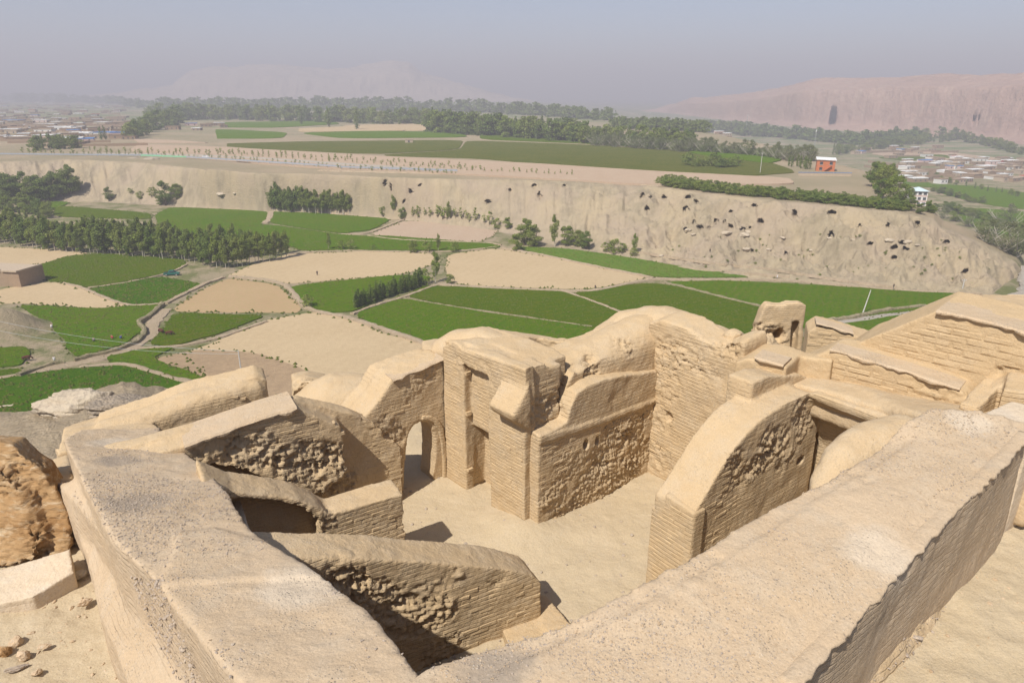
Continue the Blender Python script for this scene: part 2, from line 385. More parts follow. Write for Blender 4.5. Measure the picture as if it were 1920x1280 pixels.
# --- fields
def smooth_poly(pts, z, it=2):
    p = [G(a, b, z)[:2] for a, b in pts]
    for _ in range(it):
        q = []
        for i in range(len(p)):
            a = p[i]; b = p[(i + 1) % len(p)]
            q += [(a[0] * .88 + b[0] * .12, a[1] * .88 + b[1] * .12), (a[0] * .12 + b[0] * .88, a[1] * .12 + b[1] * .88)]
        p = q
    return p
def inside(poly, X, Y):
    r = np.zeros(X.shape, bool); n = len(poly)
    for i in range(n):
        x0, y0 = poly[i]; x1, y1 = poly[(i + 1) % n]
        c = ((y0 > Y) != (y1 > Y)); 
        with np.errstate(divide='ignore', invalid='ignore'):
            r ^= c & (X < (x1 - x0) * (Y - y0) / (y1 - y0 + 1e-12) + x0)
    return r
def crop_mat(name, a, b, y, rows=0.0, rot=0, sc=1.0, bd=.6):
    n = NT(name, 1.0, 0.0)
    c = n.mix(n.ramp(n.noise(.05 * sc, 4, .6), [(.35, 0.0), (.65, 1.0)]), a, b)
    c = n.mix(n.ramp(n.noise(.6 * sc, 8, .8), [(.44, 0.0), (.62, .85)]), c, y)
    c = n.mix(n.ramp(n.noise(1.7 * sc, 5, .75), [(.5, 0.0), (.68, .45 if a[1] > a[0] or a[0] < .13 else .07)]), c, tuple(v * .55 for v in a))
    if rows:
        w = n.t.nodes.new('ShaderNodeTexWave'); m = n.t.nodes.new('ShaderNodeMapping'); n.link(n.co, m.inputs[0]); m.inputs['Rotation'].default_value = (0, 0, rot)
        n.link(m.outputs[0], w.inputs['Vector']); w.inputs['Scale'].default_value = rows; w.inputs['Distortion'].default_value = 2; w.inputs['Detail'].default_value = 3
        c = n.mix(n.math('MULTIPLY', w.outputs['Fac'], .36 if a[1] > a[0] else .2), c, y)
    nb = n.bump(n.noise(1.3 * sc, 6, .8), bd, 1.0)
    return n.done(c, nb)
M['green'] = crop_mat('green_crop', (.058, .152, .002), (.080, .150, .003), (.125, .165, .010), .13, .5)
M['olive'] = crop_mat('olive_crop', (.098, .138, .003), (.118, .138, .005), (.055, .118, .003), .10, 1.1)
M['lush'] = crop_mat('dark_green_crop', (.027, .100, .003), (.055, .128, .003), (.088, .148, .006), .14, .2)
M['bright'] = crop_mat('bright_young_crop', (.075, .195, .012), (.11, .185, .015), (.17, .205, .045), .12, -.3)
M['stubble'] = crop_mat('dry_stubble', (.46, .350, .215), (.425, .318, .19), (.50, .385, .235), .085, .4, bd=.15)
M['plough'] = crop_mat('ploughed_soil', (.34, .245, .15), (.38, .27, .165), (.28, .20, .125), .15, .5, bd=.2)
M['bare'] = crop_mat('bare_brown_field', (.42, .29, .17), (.39, .26, .15), (.36, .28, .14), .12, 1.2, bd=.15)
M['terr'] = crop_mat('terrace_bare_soil', (.42, .31, .22), (.40, .29, .205), (.45, .35, .25), .03, .1, bd=.15)
M['vine'] = crop_mat('terrace_crop', (.050, .092, .010), (.085, .11, .018), (.17, .15, .035), .11, 0.9)
FIELDS = [
 ('green', [(75, 497), (130, 480), (200, 476), (345, 487), (350, 497), (315, 512), (240, 528), (165, 540), (120, 530), (78, 525)], 'olive', 'large olive green crop field left of the parked green pickup'),
 ('g', [(165, 541), (300, 519), (375, 532), (370, 540), (310, 568), (240, 572), (200, 560)], 'lush', 'dark green crop field below the pickup'),
 ('b', [(0, 542), (80, 530), (110, 530), (165, 545), (200, 560), (240, 573), (180, 578), (30, 568), (-20, 572)], 'stubble', 'pale bare field below the mud building at the left edge'),
 ('g', [(30, 572), (180, 580), (290, 571), (303, 575), (265, 605), (268, 620), (235, 645), (180, 662), (140, 670), (120, 640), (90, 605)], 'green', 'green field with crouching farm workers'),
 ('b', [(375, 545), (430, 521), (520, 534), (545, 558), (567, 580), (558, 587), (330, 585), (326, 578)], 'bare', 'brown bare field with a rounded right side'),
 ('g', [(325, 588), (500, 592), (450, 612), (400, 630), (320, 650), (280, 646), (310, 615)], 'olive', 'yellow green field where the cattle graze'),
 ('b', [(340, 665), (400, 642), (500, 600), (590, 585), (650, 596), (720, 625), (790, 645), (900, 690), (860, 780), (480, 760), (400, 715)], 'stubble', 'wide pale dry field behind the ruins'),
 ('p', [(283, 672), (380, 655), (480, 662), (570, 690), (640, 740), (480, 745), (400, 714)], 'plough', 'brown ploughed field behind the utility pole'),
 ('g', [(200, 670), (260, 657), (330, 652), (282, 672), (398, 714), (340, 720), (270, 698), (210, 688)], 'green', 'thin green strip beside the ploughed field'),
 ('g', [(-20, 715), (60, 702), (150, 691), (230, 687), (300, 700), (360, 722), (420, 760), (150, 790), (-20, 770)], 'lush', 'dark green field just beyond the rubble slope'),
 ('g', [(-30, 654), (50, 651), (58, 665), (40, 685), (-30, 692)], 'green', 'small green plot cut by the left edge'),
 ('g', [(-30, 700), (30, 692), (50, 700), (-30, 711)], 'olive', 'tiny green plot above the path at the left edge'),
 ('b', [(-30, 462), (120, 469), (170, 475), (75, 496), (-30, 500)], 'stubble', 'pale field in front of the long poplar grove'),
 ('b', [(425, 518), (470, 497), (545, 476), (700, 471), (810, 475), (828, 490), (760, 514), (545, 533), (480, 524)], 'stubble', 'pale field right of the poplar grove with a walking farmer'),
 ('b', [(840, 477), (930, 466), (1010, 479), (1100, 496), (1220, 521), (1110, 543), (900, 537), (850, 531), (835, 510)], 'stubble', 'pale field in the middle with a standing farmer'),
 ('g', [(600, 452), (700, 441), (920, 457), (940, 464), (870, 470), (700, 469), (560, 470), (548, 462)], 'green', 'narrow green strip above the middle pale field'),
 ('g', [(545, 537), (750, 516), (815, 520), (720, 560), (665, 584), (620, 587), (580, 576), (555, 560)], 'green', 'green field left of the reed row'),
 ('g', [(795, 536), (900, 541), (1060, 547), (1160, 580), (1220, 640), (1100, 613), (900, 583), (758, 556)], 'olive', 'olive green field right of the reed row'),
 ('g', [(662, 590), (757, 559), (900, 586), (1110, 614), (1220, 660), (1080, 690), (840, 670), (790, 642), (720, 620)], 'green', 'bright green field directly behind the ruin walls'),
 ('g', [(1068, 547), (1220, 531), (1340, 549), (1440, 582), (1480, 650), (1300, 670), (1162, 588)], 'olive', 'green field behind the highest rounded wall'),
 ('g', [(1245, 530), (1350, 527), (1500, 534), (1700, 546), (1830, 553), (1790, 575), (1560, 600), (1510, 618), (1452, 580), (1300, 545)], 'green', 'long green field beyond the ruined tower'),
 ('g', [(965, 463), (1060, 467), (1150, 479), (1280, 501), (1420, 520), (1230, 521), (1100, 494), (1010, 477)], 'bright', 'bright young green strip under the cave cliff'),
 ('g', [(290, 404), (320, 389), (508, 397), (495, 417), (470, 440), (300, 430)], 'green', 'bright green field beneath the smooth cliff'),
 ('g', [(515, 396), (560, 394), (620, 403), (735, 411), (700, 431), (640, 439), (502, 418)], 'green', 'green field below the poplar clump'),
 ('g', [(310, 433), (500, 421), (640, 441), (715, 445), (600, 469), (545, 463), (380, 445)], 'green', 'green field behind the right end of the grove'),
 ('g', [(105, 386), (280, 400), (285, 412), (100, 407)], 'olive', 'dull olive field at the foot of the left cliff'),
 ('g', [(70, 375), (133, 380), (100, 394), (40, 392)], 'green', 'small green field by the upper left grove'),
 ('b', [(690, 441), (760, 413), (940, 425), (925, 442), (900, 454), (760, 449)], 'terr', 'brown bare field with dotted heaps'),
 ('g', [(1000, 655), (1500, 640), (1560, 612), (1700, 590), (1760, 590), (1560, 640)], 'green', 'green wedge between the road and the ruins')]
def slab(poly, z, h, mat, name, label, kind='structure'):
    # resample and roughen the outline
    p = []
    for i in range(len(poly)):
        a, b = poly[i], poly[(i + 1) % len(poly)]; L = math.dist(a, b); k = max(1, int(L / 1.6))
        for j in range(k):
            t = j / k; p.append((a[0] + (b[0] - a[0]) * t, a[1] + (b[1] - a[1]) * t))
    q = np.array([(x, y, 0) for x, y in p]); q[:, 0] += fbm(q / 3, 2, 7) * .5; q[:, 1] += fbm(q / 3 + 50, 2, 9) * .5
    V = [(x, y, z + h) for x, y, _ in q] + [(x, y, z - .5) for x, y, _ in q]; n = len(q)
    o = link(name, mesh(name, V, [tuple(range(n))] + [(k, n + k, n + (k + 1) % n, (k + 1) % n) for k in range(n)]), mat)
    if o.data.polygons[0].normal.z < 0: o.data.flip_normals()
    return tag(o, label, 'field' if kind != 'structure' else None, None, kind)
GREENS = []; EDGES = []
for i, (_, pts, m, lab) in enumerate(FIELDS):
    poly = smooth_poly(pts, 0)
    gr = m in ('green', 'olive', 'lush', 'bright')
    slab(poly, 0, (.30 + .003 * i) if gr else (.06 + .003 * i), M[m], 'crop_field' if gr else 'bare_field', lab)
    EDGES.append(poly)
    if gr: GREENS.append((poly, m))
TF = [('vine', [(415, 270), (560, 266), (870, 263), (860, 281), (700, 290), (420, 276)]),
      ('vine', [(875, 264), (1100, 272), (1400, 291), (1500, 324), (1400, 331), (1100, 317), (900, 298), (700, 292), (862, 282)]),
      ('green', [(300, 247), (420, 243), (540, 249), (530, 260), (330, 262)]),
      ('green', [(400, 230), (620, 227), (640, 233), (520, 240), (420, 240)]),
      ('stubble', [(640, 236), (780, 232), (860, 240), (800, 246), (660, 244)]),
      ('green', [(560, 250), (700, 246), (860, 249), (880, 258), (640, 260)]),
      ('olive', [(900, 248), (1050, 256), (1300, 272), (1480, 285), (1440, 292), (1100, 270), (900, 262)]),
      ('green', [(1280, 276), (1380, 279), (1470, 300), (1440, 308), (1300, 290)]),
      ('terr', [(260, 272), (400, 276), (700, 294), (1000, 308), (1210, 322), (1480, 336), (1490, 347), (1240, 350), (900, 330), (620, 318), (330, 296), (240, 285)]),
      ('stubble', [(560, 242), (640, 238), (780, 246), (560, 248)]), ('terr', [(250, 262), (320, 264), (400, 270), (260, 270)])]
for i, (m, pts) in enumerate(TF):
    slab(smooth_poly(pts, 20), 20, .35 + .05 * i, M[m], 'terrace_field', None)
RF = [('green', [(1740, 345), (1840, 350), (1990, 372), (1990, 400), (1850, 385), (1760, 362)]), ('green', [(1770, 390), (1850, 392), (1990, 405), (1990, 450), (1880, 445), (1800, 415)]),
      ('terr', [(1620, 288), (1760, 284), (1900, 300), (1760, 305)]), ('olive', [(1640, 296), (1760, 290), (1800, 296), (1700, 302)]), ('green', [(1680, 330), (1720, 334), (1760, 352), (1700, 350)])]
for i, (m, pts) in enumerate(RF):
    slab(smooth_poly(pts, -20), -20, .5 + .05 * i, M[m], 'river_flat_field', None)
# crop clumps give the green fields a rough surface
def clumps():
    V = []; F = []
    for poly, m in GREENS:
        a = np.array(poly); x0, y0 = a.min(0); x1, y1 = a.max(0)
        N = int(min((x1 - x0) * (y1 - y0) * .55, 9000))
        X = rng.uniform(x0, x1, N); Y = rng.uniform(y0, y1, N); k = inside(poly, X, Y)
        for x, y in zip(X[k], Y[k]):
            s = random.uniform(.25, .6); h = random.uniform(.15, .42) * (1.3 if m == 'lush' else .8); t = random.uniform(0, 3.1); c_, s_ = math.cos(t) * s, math.sin(t) * s
            b = len(V); z = .28
            V += [(x - c_, y - s_, z), (x + s_, y - c_, z), (x + c_, y + s_, z), (x - s_, y + c_, z), (x + random.uniform(-.1, .1), y, z + h)]
            F += [(b, b + 1, b + 4), (b + 1, b + 2, b + 4), (b + 2, b + 3, b + 4), (b + 3, b, b + 4)]
    for poly in EDGES:
        for i in range(len(poly)):
            a, b_ = poly[i], poly[(i + 1) % len(poly)]; k = int(math.dist(a, b_) / .9)
            for j in range(k):
                if random.random() < .35: continue
                t = j / k; x = a[0] + (b_[0] - a[0]) * t + random.gauss(0, .7); y = a[1] + (b_[1] - a[1]) * t + random.gauss(0, .7)
                s = random.uniform(.2, .55); h = random.uniform(.2, .6); b = len(V); z = .1
                V += [(x - s, y - s * .5, z), (x + s * .6, y - s, z), (x + s, y + s * .4, z), (x - s * .5, y + s, z), (x + random.uniform(-.1, .1), y, z + h)]
                F += [(b, b + 1, b + 4), (b + 1, b + 2, b + 4), (b + 2, b + 3, b + 4), (b + 3, b, b + 4)]
    return mesh('crops', V, F)
tag(link('crops', clumps(), crop_mat('weeds', (.07, .11, .01), (.10, .12, .018), (.16, .15, .045))), 'low leafy green crops growing across the valley fields', 'crops', None, 'stuff')

# --- paths, banks and roads
def ribbon(pts, w, z, h, mat, name, label=None, cat=None, kind=None, rough=.25, zc=None):
    p = [Vector(G(a, b, z) if zc is None else TG(a, b)) for i, (a, b) in enumerate(pts)]
    q = []
    for i in range(len(p) - 1):
        p0 = p[max(i - 1, 0)]; p1 = p[i]; p2 = p[i + 1]; p3 = p[min(i + 2, len(p) - 1)]
        k = max(2, int((p2 - p1).length / 1.5))
        for j in range(k):
            t = j / k
            q.append(.5 * ((2 * p1) + (p2 - p0) * t + (2 * p0 - 5 * p1 + 4 * p2 - p3) * t * t + (3 * p1 - p0 - 3 * p2 + p3) * t ** 3))
    q.append(p[-1]); V = []; n = len(q)
    for i, c in enumerate(q):
        d = (q[min(i + 1, n - 1)] - q[max(i - 1, 0)]); d.z = 0; d.normalize(); s = Vector((-d.y, d.x, 0))
        ww = w * (1 + random.uniform(-rough, rough)) / 2; hh = h * (1 + random.uniform(-rough, rough))
        V += [c - s * ww * 1.25 + Vector((0, 0, -.5)), c - s * ww + Vector((0, 0, hh * .8)), c + Vector((0, 0, hh)), c + s * ww + Vector((0, 0, hh * .8)), c + s * ww * 1.25 + Vector((0, 0, -.5))]
    F = [(5 * i + k, 5 * i + k + 1, 5 * i + k + 6, 5 * i + k + 5) for i in range(n - 1) for k in range(4)]
    F += [(4, 3, 2, 1, 0), tuple(5 * (n - 1) + k for k in range(5))]
    o = link(name, mesh(name, V, F), mat)
    bm = bmesh.new(); bm.from_mesh(o.data); bmesh.ops.recalc_face_normals(bm, faces=bm.faces); bm.to_mesh(o.data); bm.free()
    return tag(o, label, cat, None, kind)
M['path'] = crop_mat('dusty_path', (.52, .41, .29), (.47, .37, .25), (.40, .31, .20), sc=2)
M['bank'] = crop_mat('earth_bank', (.42, .34, .23), (.36, .29, .18), (.16, .18, .07), sc=2)
M['gravelroad'] = crop_mat('gravel_road', (.46, .41, .34), (.43, .38, .31), (.5, .45, .38), sc=2)
ribbon([(430, 520), (480, 524), (525, 532), (545, 545), (560, 563), (577, 578), (600, 587), (640, 594), (700, 612), (790, 643), (840, 660)], 1.5, 0, .75, M['path'], 'footpath', kind='structure')
ribbon([(305, 573), (285, 592), (262, 607), (272, 622), (262, 640), (230, 655), (180, 668), (140, 678)], 1.2, 0, 1.2, M['bank'], 'mud_wall', 'low winding mud wall beside the track past the workers', 'wall')
ribbon([(310, 580), (285, 612), (285, 628), (240, 655), (190, 672), (130, 684), (60, 697), (-20, 716)], 3.4, 0, .30, M['path'], 'dirt_track', kind='structure')
ribbon([(120, 681), (80, 690), (35, 707)], 1.2, 0, 1.1, M['bank'], 'mud_wall', 'short mud wall above the dark green field at lower left', 'wall')
ribbon([(240, 655), (330, 650), (400, 636), (460, 617), (500, 603)], 1.4, 0, .45, M['path'], 'footpath', kind='structure')
ribbon([(150, 690), (230, 685), (290, 700), (330, 712), (385, 724)], 1.4, 0, .6, M['path'], 'footpath', kind='structure')
ribbon([(660, 590), (700, 575), (757, 558), (800, 542), (820, 536)], 1.2, 0, .6, M['path'], 'footpath', kind='structure')
ribbon([(822, 534), (900, 540), (1050, 546), (1120, 545), (1220, 525), (1300, 526), (1420, 526), (1520, 530), (1680, 545), (1840, 552)], 1.6, 0, .65, M['path'], 'footpath', kind='structure')
ribbon([(1052, 546), (1100, 562), (1160, 585), (1200, 600)], 1.0, 0, .6, M['path'], 'footpath', kind='structure')
ribbon([(1240, 529), (1300, 545), (1380, 565), (1440, 580), (1470, 590)], 1.2, 0, .8, M['bank'], 'stone_bank', 'stony bank between two green fields beyond the ruined tower', 'bank')
ribbon([(757, 560), (850, 576), (960, 592), (1110, 614)], .9, 0, .5, M['bank'], 'field_bank', 'thin dry bank between olive and bright green fields', 'bank')
ribbon([(940, 466), (1010, 478), (1090, 495), (1160, 509), (1225, 522)], 1.3, 0, .7, M['path'], 'footpath', kind='structure')
ribbon([(540, 478), (640, 471), (760, 473), (860, 471), (935, 463)], 1.0, 0, .5, M['path'], 'footpath', kind='structure')
ribbon([(165, 541), (240, 530), (315, 513), (350, 497)], 1.0, 0, .5, M['path'], 'footpath', kind='structure')
ribbon([(120, 532), (150, 539), (165, 545), (200, 560), (245, 573), (300, 571)], 1.0, 0, .55, M['path'], 'footpath', kind='structure')
ribbon([(310, 570), (345, 552), (385, 533), (420, 521)], 1.6, 0, .6, M['path'], 'footpath', kind='structure')
ribbon([(508, 396), (505, 410), (495, 420)], 3.0, 0, .5, M['path'], 'footpath', kind='structure')
ribbon([(640, 440), (690, 437), (760, 412), (800, 412)], 1.8, 0, .5, M['path'], 'footpath', kind='structure')
ribbon([(690, 443), (760, 451), (900, 456), (940, 460)], 1.0, 0, .6, M['path'], 'footpath', kind='structure')
ribbon([(1520, 640), (1580, 608), (1640, 597), (1700, 588), (1760, 582), (1840, 575), (1900, 560), (1935, 540), (1925, 500)], 5.5, 0, .22, M['gravelroad'], 'road', kind='structure')
ribbon([(1530, 605), (1600, 597), (1660, 584), (1735, 575)], 1.2, 0, 1.1, M['bank'], 'mud_wall', 'long low mud wall along the green field by the road', 'wall')
ribbon([(-40, 283), (150, 288), (300, 290), (480, 297), (640, 308), (850, 321)], 9, 20.5, .35, M['gravelroad'], 'highway', kind='structure')
ribbon([(600, 320), (850, 326), (1000, 330), (1100, 335), (1200, 345), (1240, 351)], 6, 20, .5, M['path'], 'terrace_track', kind='structure')
def fine_pts(pts, k=8): return [(a[0] + (b[0] - a[0]) * j / k, a[1] + (b[1] - a[1]) * j / k) for a, b in zip(pts, pts[1:]) for j in range(k)] + [pts[-1]]
ribbon(fine_pts([(1130, 462), (1220, 476), (1330, 492), (1450, 505), (1560, 522), (1680, 538)]), 1.8, 0, .35, M['path'], 'hill_path', kind='structure', zc=1)
ribbon(fine_pts([(1240, 497), (1350, 508), (1480, 518)]), 1.5, 0, .3, M['path'], 'hill_path', kind='structure', zc=1)
M['rail'] = NT('galvanised_rail', .8, .2).done((.30, .33, .37)); M['railg'] = NT('green_barrier', .7).done((.22, .5, .3))
def barrier(px0, px1, y0, y1, mat, label):
    r = empty('road_barrier', label=label, cat='barrier')
    a = Vector(G(px0, y0, 20.8)); b = Vector(G(px1, y1, 20.8)); r.location = a
    m = MB(); m.box(((b - a) / 2 + Vector((0, 0, 1.0)))[:], ((b - a).length, .12, .9), math.atan2((b - a).y, (b - a).x)); m.build('rail', mat, r)
    k = int((b - a).length / 9); pm = mesh('post', *(lambda q: (q.V, q.F))(MB().box((0, 0, .45), (.35, .35, .9))))
    for i in range(k):
        o = link('post', pm, mat, r); o.location = (b - a) * (i / k)
barrier(0, 300, 291, 294, M['rail'], 'pale metal guard rail along the highway, left stretch'); barrier(350, 640, 297, 315, M['rail'], 'pale metal guard rail along the highway behind the road saplings')
barrier(640, 858, 316, 323, M['rail'], 'pale metal guard rail at the right end of the highway'); barrier(265, 350, 294, 297, M['railg'], 'green sheet barrier beside the highway')

# ================================================================= RUINS
def plane(A, d): return (A, (A[0] + d[0], A[1] + d[1]))
def nrm_in(pl):                                   # horizontal normal pointing away from the camera
    (ax, ay), (bx, by) = pl; d = Vector((bx - ax, by - ay)).normalized(); n = Vector((-d.y, d.x))
    return n if n.dot(Vector((ax, ay))) > 0 else -n
def shift(pl, k):
    n = nrm_in(pl); return tuple((p[0] + n.x * k, p[1] + n.y * k) for p in pl)
def face(pl, top, zb=None, bot=None):             # upright outline from top pixels; closes down to world height zb, or with bottom pixels
    t = [W(x, y, *pl) for x, y in top]
    if bot: return t + [W(x, y, *pl) for x, y in bot]
    return t + [(t[-1][0], t[-1][1], zb), (t[0][0], t[0][1], zb)]
def ruin(name, solids, mat, vox=.05, label=None, cat=None, amp=1.0, ero=(), holes=(), parent=None, smooth_it=3, seed=0, group=None):
    """solids: one MB of closed volumes; remeshed into one weathered mass."""
    me = solids.fixed(name)
    mods = [('REMESH', dict(mode='VOXEL', voxel_size=vox, use_smooth_shade=True))]
    if smooth_it: mods.append(('SMOOTH', dict(factor=.5, iterations=smooth_it)))
    me = evaluated(me, mods); me.name = name
    p = get_co(me); no = get_no(me); up = np.abs(no[:, 2])
    q = p + seed * 13.7
    d = fbm(q * .8, 3, 3) * .06 + fbm(q * 3.2, 4, 9) * .018 + fbm(q * 11, 2, 12) * .007
    # sideways wander of vertical faces so that edges are never straight
    d += (1 - up) * (fbm(q * np.array([.35, .35, .9]), 2, 29) * .035)
    d -= (1 - up) * smooth(.15, .6, fbm(q * 1.1, 3, 77)) * .03
    d *= amp
    if ero:
        wq = q + np.stack([fbm(q * 2.2, 2, 41), fbm(q * 2.2, 2, 42), fbm(q * 2.2, 2, 43)], 1) * .10
        ax_ = np.abs(no[:, 0] * .8 + no[:, 1] * .6) > .75
        uu = np.where(ax_, wq[:, 0] * .6 - wq[:, 1] * .8, wq[:, 0] * .8 + wq[:, 1] * .6)
        iz = np.floor(wq[:, 2] / CH).astype(np.int64); iu = np.floor(uu / .20 + (iz % 2) * .5).astype(np.int64)
        fz = wq[:, 2] / CH - iz; fu = uu / .20 + (iz % 2) * .5 - iu
        edge_ = smooth(0, .22, np.minimum(fz, 1 - fz)) * smooth(0, .12, np.minimum(fu, 1 - fu))
        cell = _h(iu, iz, iu * 0 + int(seed), 7); big = fbm(q * np.array([1.1, 1.1, 1.6]), 3, 92)
        brk = (cell - .5) * .55 + edge_ * .35 - .45 + ridged(q * 7.5, 3, 93) * .40 + fbm(q * 16, 2, 95) * .35 + big * .7
    for (c, r, a) in ero:
        c = np.array(c); dist = np.linalg.norm((p - c) * np.array([1, 1, 1.25]), axis=1)
        m = 1 - smooth(.72, 1.0, dist / r + fbm(q * 1.8, 4, 55) * .45)
        d += m * a * .62 * (brk - .2)
    V = p + no * d[:, None]
    for (c, r, push) in holes:
        c = np.array(c); rr = np.array(r); dist = np.linalg.norm((V - c) / rr, axis=1)
        m = (1 - smooth(.6, 1.05, dist))[:, None]; V += m * np.array(push)
    me.vertices.foreach_set('co', V.astype(np.float32).ravel()); me.update()
    me.polygons.foreach_set('use_smooth', [True] * len(me.polygons))
    me.materials.clear()
    o = link(name, me, M[mat], parent); tag(o, label, cat, group); return o
def hump(m, st, zb, n=9):
    C_ = [Vector(AT(a, b, y)) for a, b, y, w, d in st]; V = []; k = len(st)
    for i, c in enumerate(C_):
        t = C_[min(i + 1, k - 1)] - C_[max(i - 1, 0)]; t.z = 0; t.normalize(); s = Vector((-t.y, t.x, 0)); w, d = st[i][3:5]
        for j in range(n):
            a = math.pi * (j / (n - 1) - .5); V.append(c + s * w * math.sin(a) - Vector((0, 0, d * (1 - math.cos(a)))))
        V += [Vector((V[-1].x, V[-1].y, zb)), Vector((V[-n].x, V[-n].y, zb))]
    N = n + 2; F = [(N * i + j, N * i + (j + 1) % N, N * i + N + (j + 1) % N, N * i + N + j) for i in range(k - 1) for j in range(N)] + [tuple(range(N)), tuple(N * (k - 1) + j for j in range(N))[::-1]]
    m.add(V, F)
# loose bricks that stand proud of the faces
BR = []
for k in range(8):
    w, h, dp = .33 + random.uniform(-.02, .02), .079 + random.uniform(-.005, .005), .16
    c = .018; j = lambda s=.010: random.uniform(-s, s); V = []
    for yy, e in ((dp, 0), (.012, 0), (0, c)):
        for a, b in ((-1, -1), (1, -1), (1, 1), (-1, 1)): V.append((a * (w / 2 - e) + j(), yy + j(.006), b * (h / 2 - e * .7) + j(.007)))
    F = [(8, 9, 10, 11)] + [(4 + i, 4 + (i + 1) % 4, 8 + (i + 1) % 4, 8 + i) for i in range(4)] + [(i, (i + 1) % 4, 4 + (i + 1) % 4, 4 + i) for i in range(4)]
    me = mesh('brick', V, F); me.materials.append(M['brickm'])
    if me.polygons[0].normal.y > 0: me.flip_normals()
    BR.append(me)
BRSMALL = []
from mathutils.bvhtree import BVHTree
BVH = {}
def bricks(parent, pl, poly_px, proud=.03, skip=.12, length=.38, lim=300, ch=None):
    CH_ = ch or CH
    if parent.name not in BVH: BVH[parent.name] = BVHTree.FromPolygons([tuple(v) for v in get_co(parent.data)], [tuple(p.vertices) for p in parent.data.polygons])
    bv = BVH[parent.name]; lim -= sum(1 for c in parent.children if c.name.startswith('brick'))
    (ax, ay), (bx, by) = pl; d = Vector((bx - ax, by - ay)).normalized(); n = nrm_in(pl)
    # 2D coordinates on the face
    pts = []
    for x, y in poly_px:
        w = W(x, y, *pl); pts.append(((w[0] - ax) * d.x + (w[1] - ay) * d.y, w[2]))
    a = np.array(pts); u0, z0 = a.min(0); u1, z1 = a.max(0); cnt = 0
    ang = math.atan2(d.y, d.x)
    if Vector((-math.sin(ang), math.cos(ang))).dot(n) < 0: ang += math.pi
    rows = range(int(math.floor(z0 / CH_)), int(math.ceil(z1 / CH_)) + 1)
    for r in rows:
        z = (r + .5) * CH_; off = (r % 2) * length / 2
        for c in range(int((u0 - off) / length) - 1, int((u1 - off) / length) + 2):
            u = c * length + off + random.uniform(-.012, .012)
            if not inside(pts, np.array([u]), np.array([z]))[0]: continue
            if random.random() < skip or cnt >= lim: continue
            dn = Vector((n.x, n.y, 0)); hits = []
            for du in (-.11, .11):
                h_ = bv.ray_cast(Vector((ax + d.x * (u + du), ay + d.y * (u + du), z)) - dn * .5, dn, 1.2)
                if h_[0] is not None and abs(h_[1].z) < .6: hits.append((h_[0] - Vector((ax, ay, z))).dot(dn))
            if len(hits) < 2 or abs(hits[0] - hits[1]) > .05: continue
            me = random.choice(BR)
            o = link('brick', me, None, parent); cnt += 1
            k = -min(hits) * .5 - max(hits) * .5 + (.005 if not ch else .012) + random.uniform(-.006, .005); u_rot = math.atan2(hits[1] - hits[0], .22)
            o.location = (ax + d.x * u - n.x * k, ay + d.y * u - n.y * k, z)
            o.rotation_euler = (random.uniform(-.03, .03), random.uniform(-.025, .025), ang + random.uniform(-.02, .02)); s = length / .345 * random.uniform(.94, 1.02); o.scale = (s, 1, random.uniform(.94, 1.04) * CH_ / CH)
    return cnt
def coping(pl, line, th, parent, over=.05, h=.07, name='coping', mat='mud_top', vox=.03, lift=.02, seed=0, inner=.5):
    """thin plaster cap whose ragged lip hangs over the face"""
    m = MB(); n = nrm_in(pl); a = Vector((-n.x, -n.y, 0))
    pts = []
    for i in range(len(line) - 1):
        p = Vector(W(*line[i], *pl)); q = Vector(W(*line[i + 1], *pl)); k = max(1, int((q - p).length / .12))
        for j in range(k): pts.append(p.lerp(q, j / k))
    pts.append(Vector(W(*line[-1], *pl)))
    V = []; N = len(pts)
    ph = rng.uniform(0, 99); nz = fbm(np.array([[p.x * 2.1 + ph, p.y * 2.1, 0] for p in pts]), 4, seed) ; nz2 = fbm(np.array([[p.x * 6 + ph, p.y * 6, 3] for p in pts]), 2, seed + 3)
    for i, p in enumerate(pts):
        o = over * (1 + nz[i] * 1.3 + nz2[i] * .8); hh = h * (1 + nz2[i] * .8)
        o = max(o, .005)
        V += [p + a * o + Vector((0, 0, lift - hh)), p + a * (o + .01) + Vector((0, 0, lift - hh * .35)), p + a * (o * .5) + Vector((0, 0, lift + .02)), p - a * inner + Vector((0, 0, lift + .03)), p - a * (inner + .06) + Vector((0, 0, lift - h)), ]
    F = [(5 * i + k, 5 * i + (k + 1) % 5, 5 * i + 5 + (k + 1) % 5, 5 * i + 5 + k) for i in range(N - 1) for k in range(5)] + [(0, 1, 2, 3, 4), tuple(5 * (N - 1) + k for k in (4, 3, 2, 1, 0))]
    m.add(V, F); return m.build(name, M[mat], parent)
Z = lambda r: CZ + r

# ---- N: big diagonal wall in front, right
nl = [(560, 1500, -5.55), (790, 1255, -5.45), (900, 1212, -5.42), (1060, 1165, -5.3), (1180, 1105, -5.2), (1300, 1040, -5.1), (1430, 960, -5.0), (1560, 890, -4.9), (1650, 835, -4.85), (1690, 795, -4.7), (1745, 762, -4.62)]
nr = [(1240, 1560, -5.5), (1490, 1290, -5.35), (1545, 1225, -5.3), (1650, 1110, -5.15), (1730, 1020, -5.02), (1800, 950, -4.95), (1860, 890, -4.88), (1912, 838, -4.85), (1932, 815, -4.82), (1940, 795, -4.8), (1915, 785, -4.75)]
st = []
for a, b in zip(nl, nr):
    l = Vector(P(*a)); r = Vector(P(*b)); st.append((l, r))
m = MB(); m.strip([(tuple(l), tuple(r)) for l, r in st], Z(-11.5))
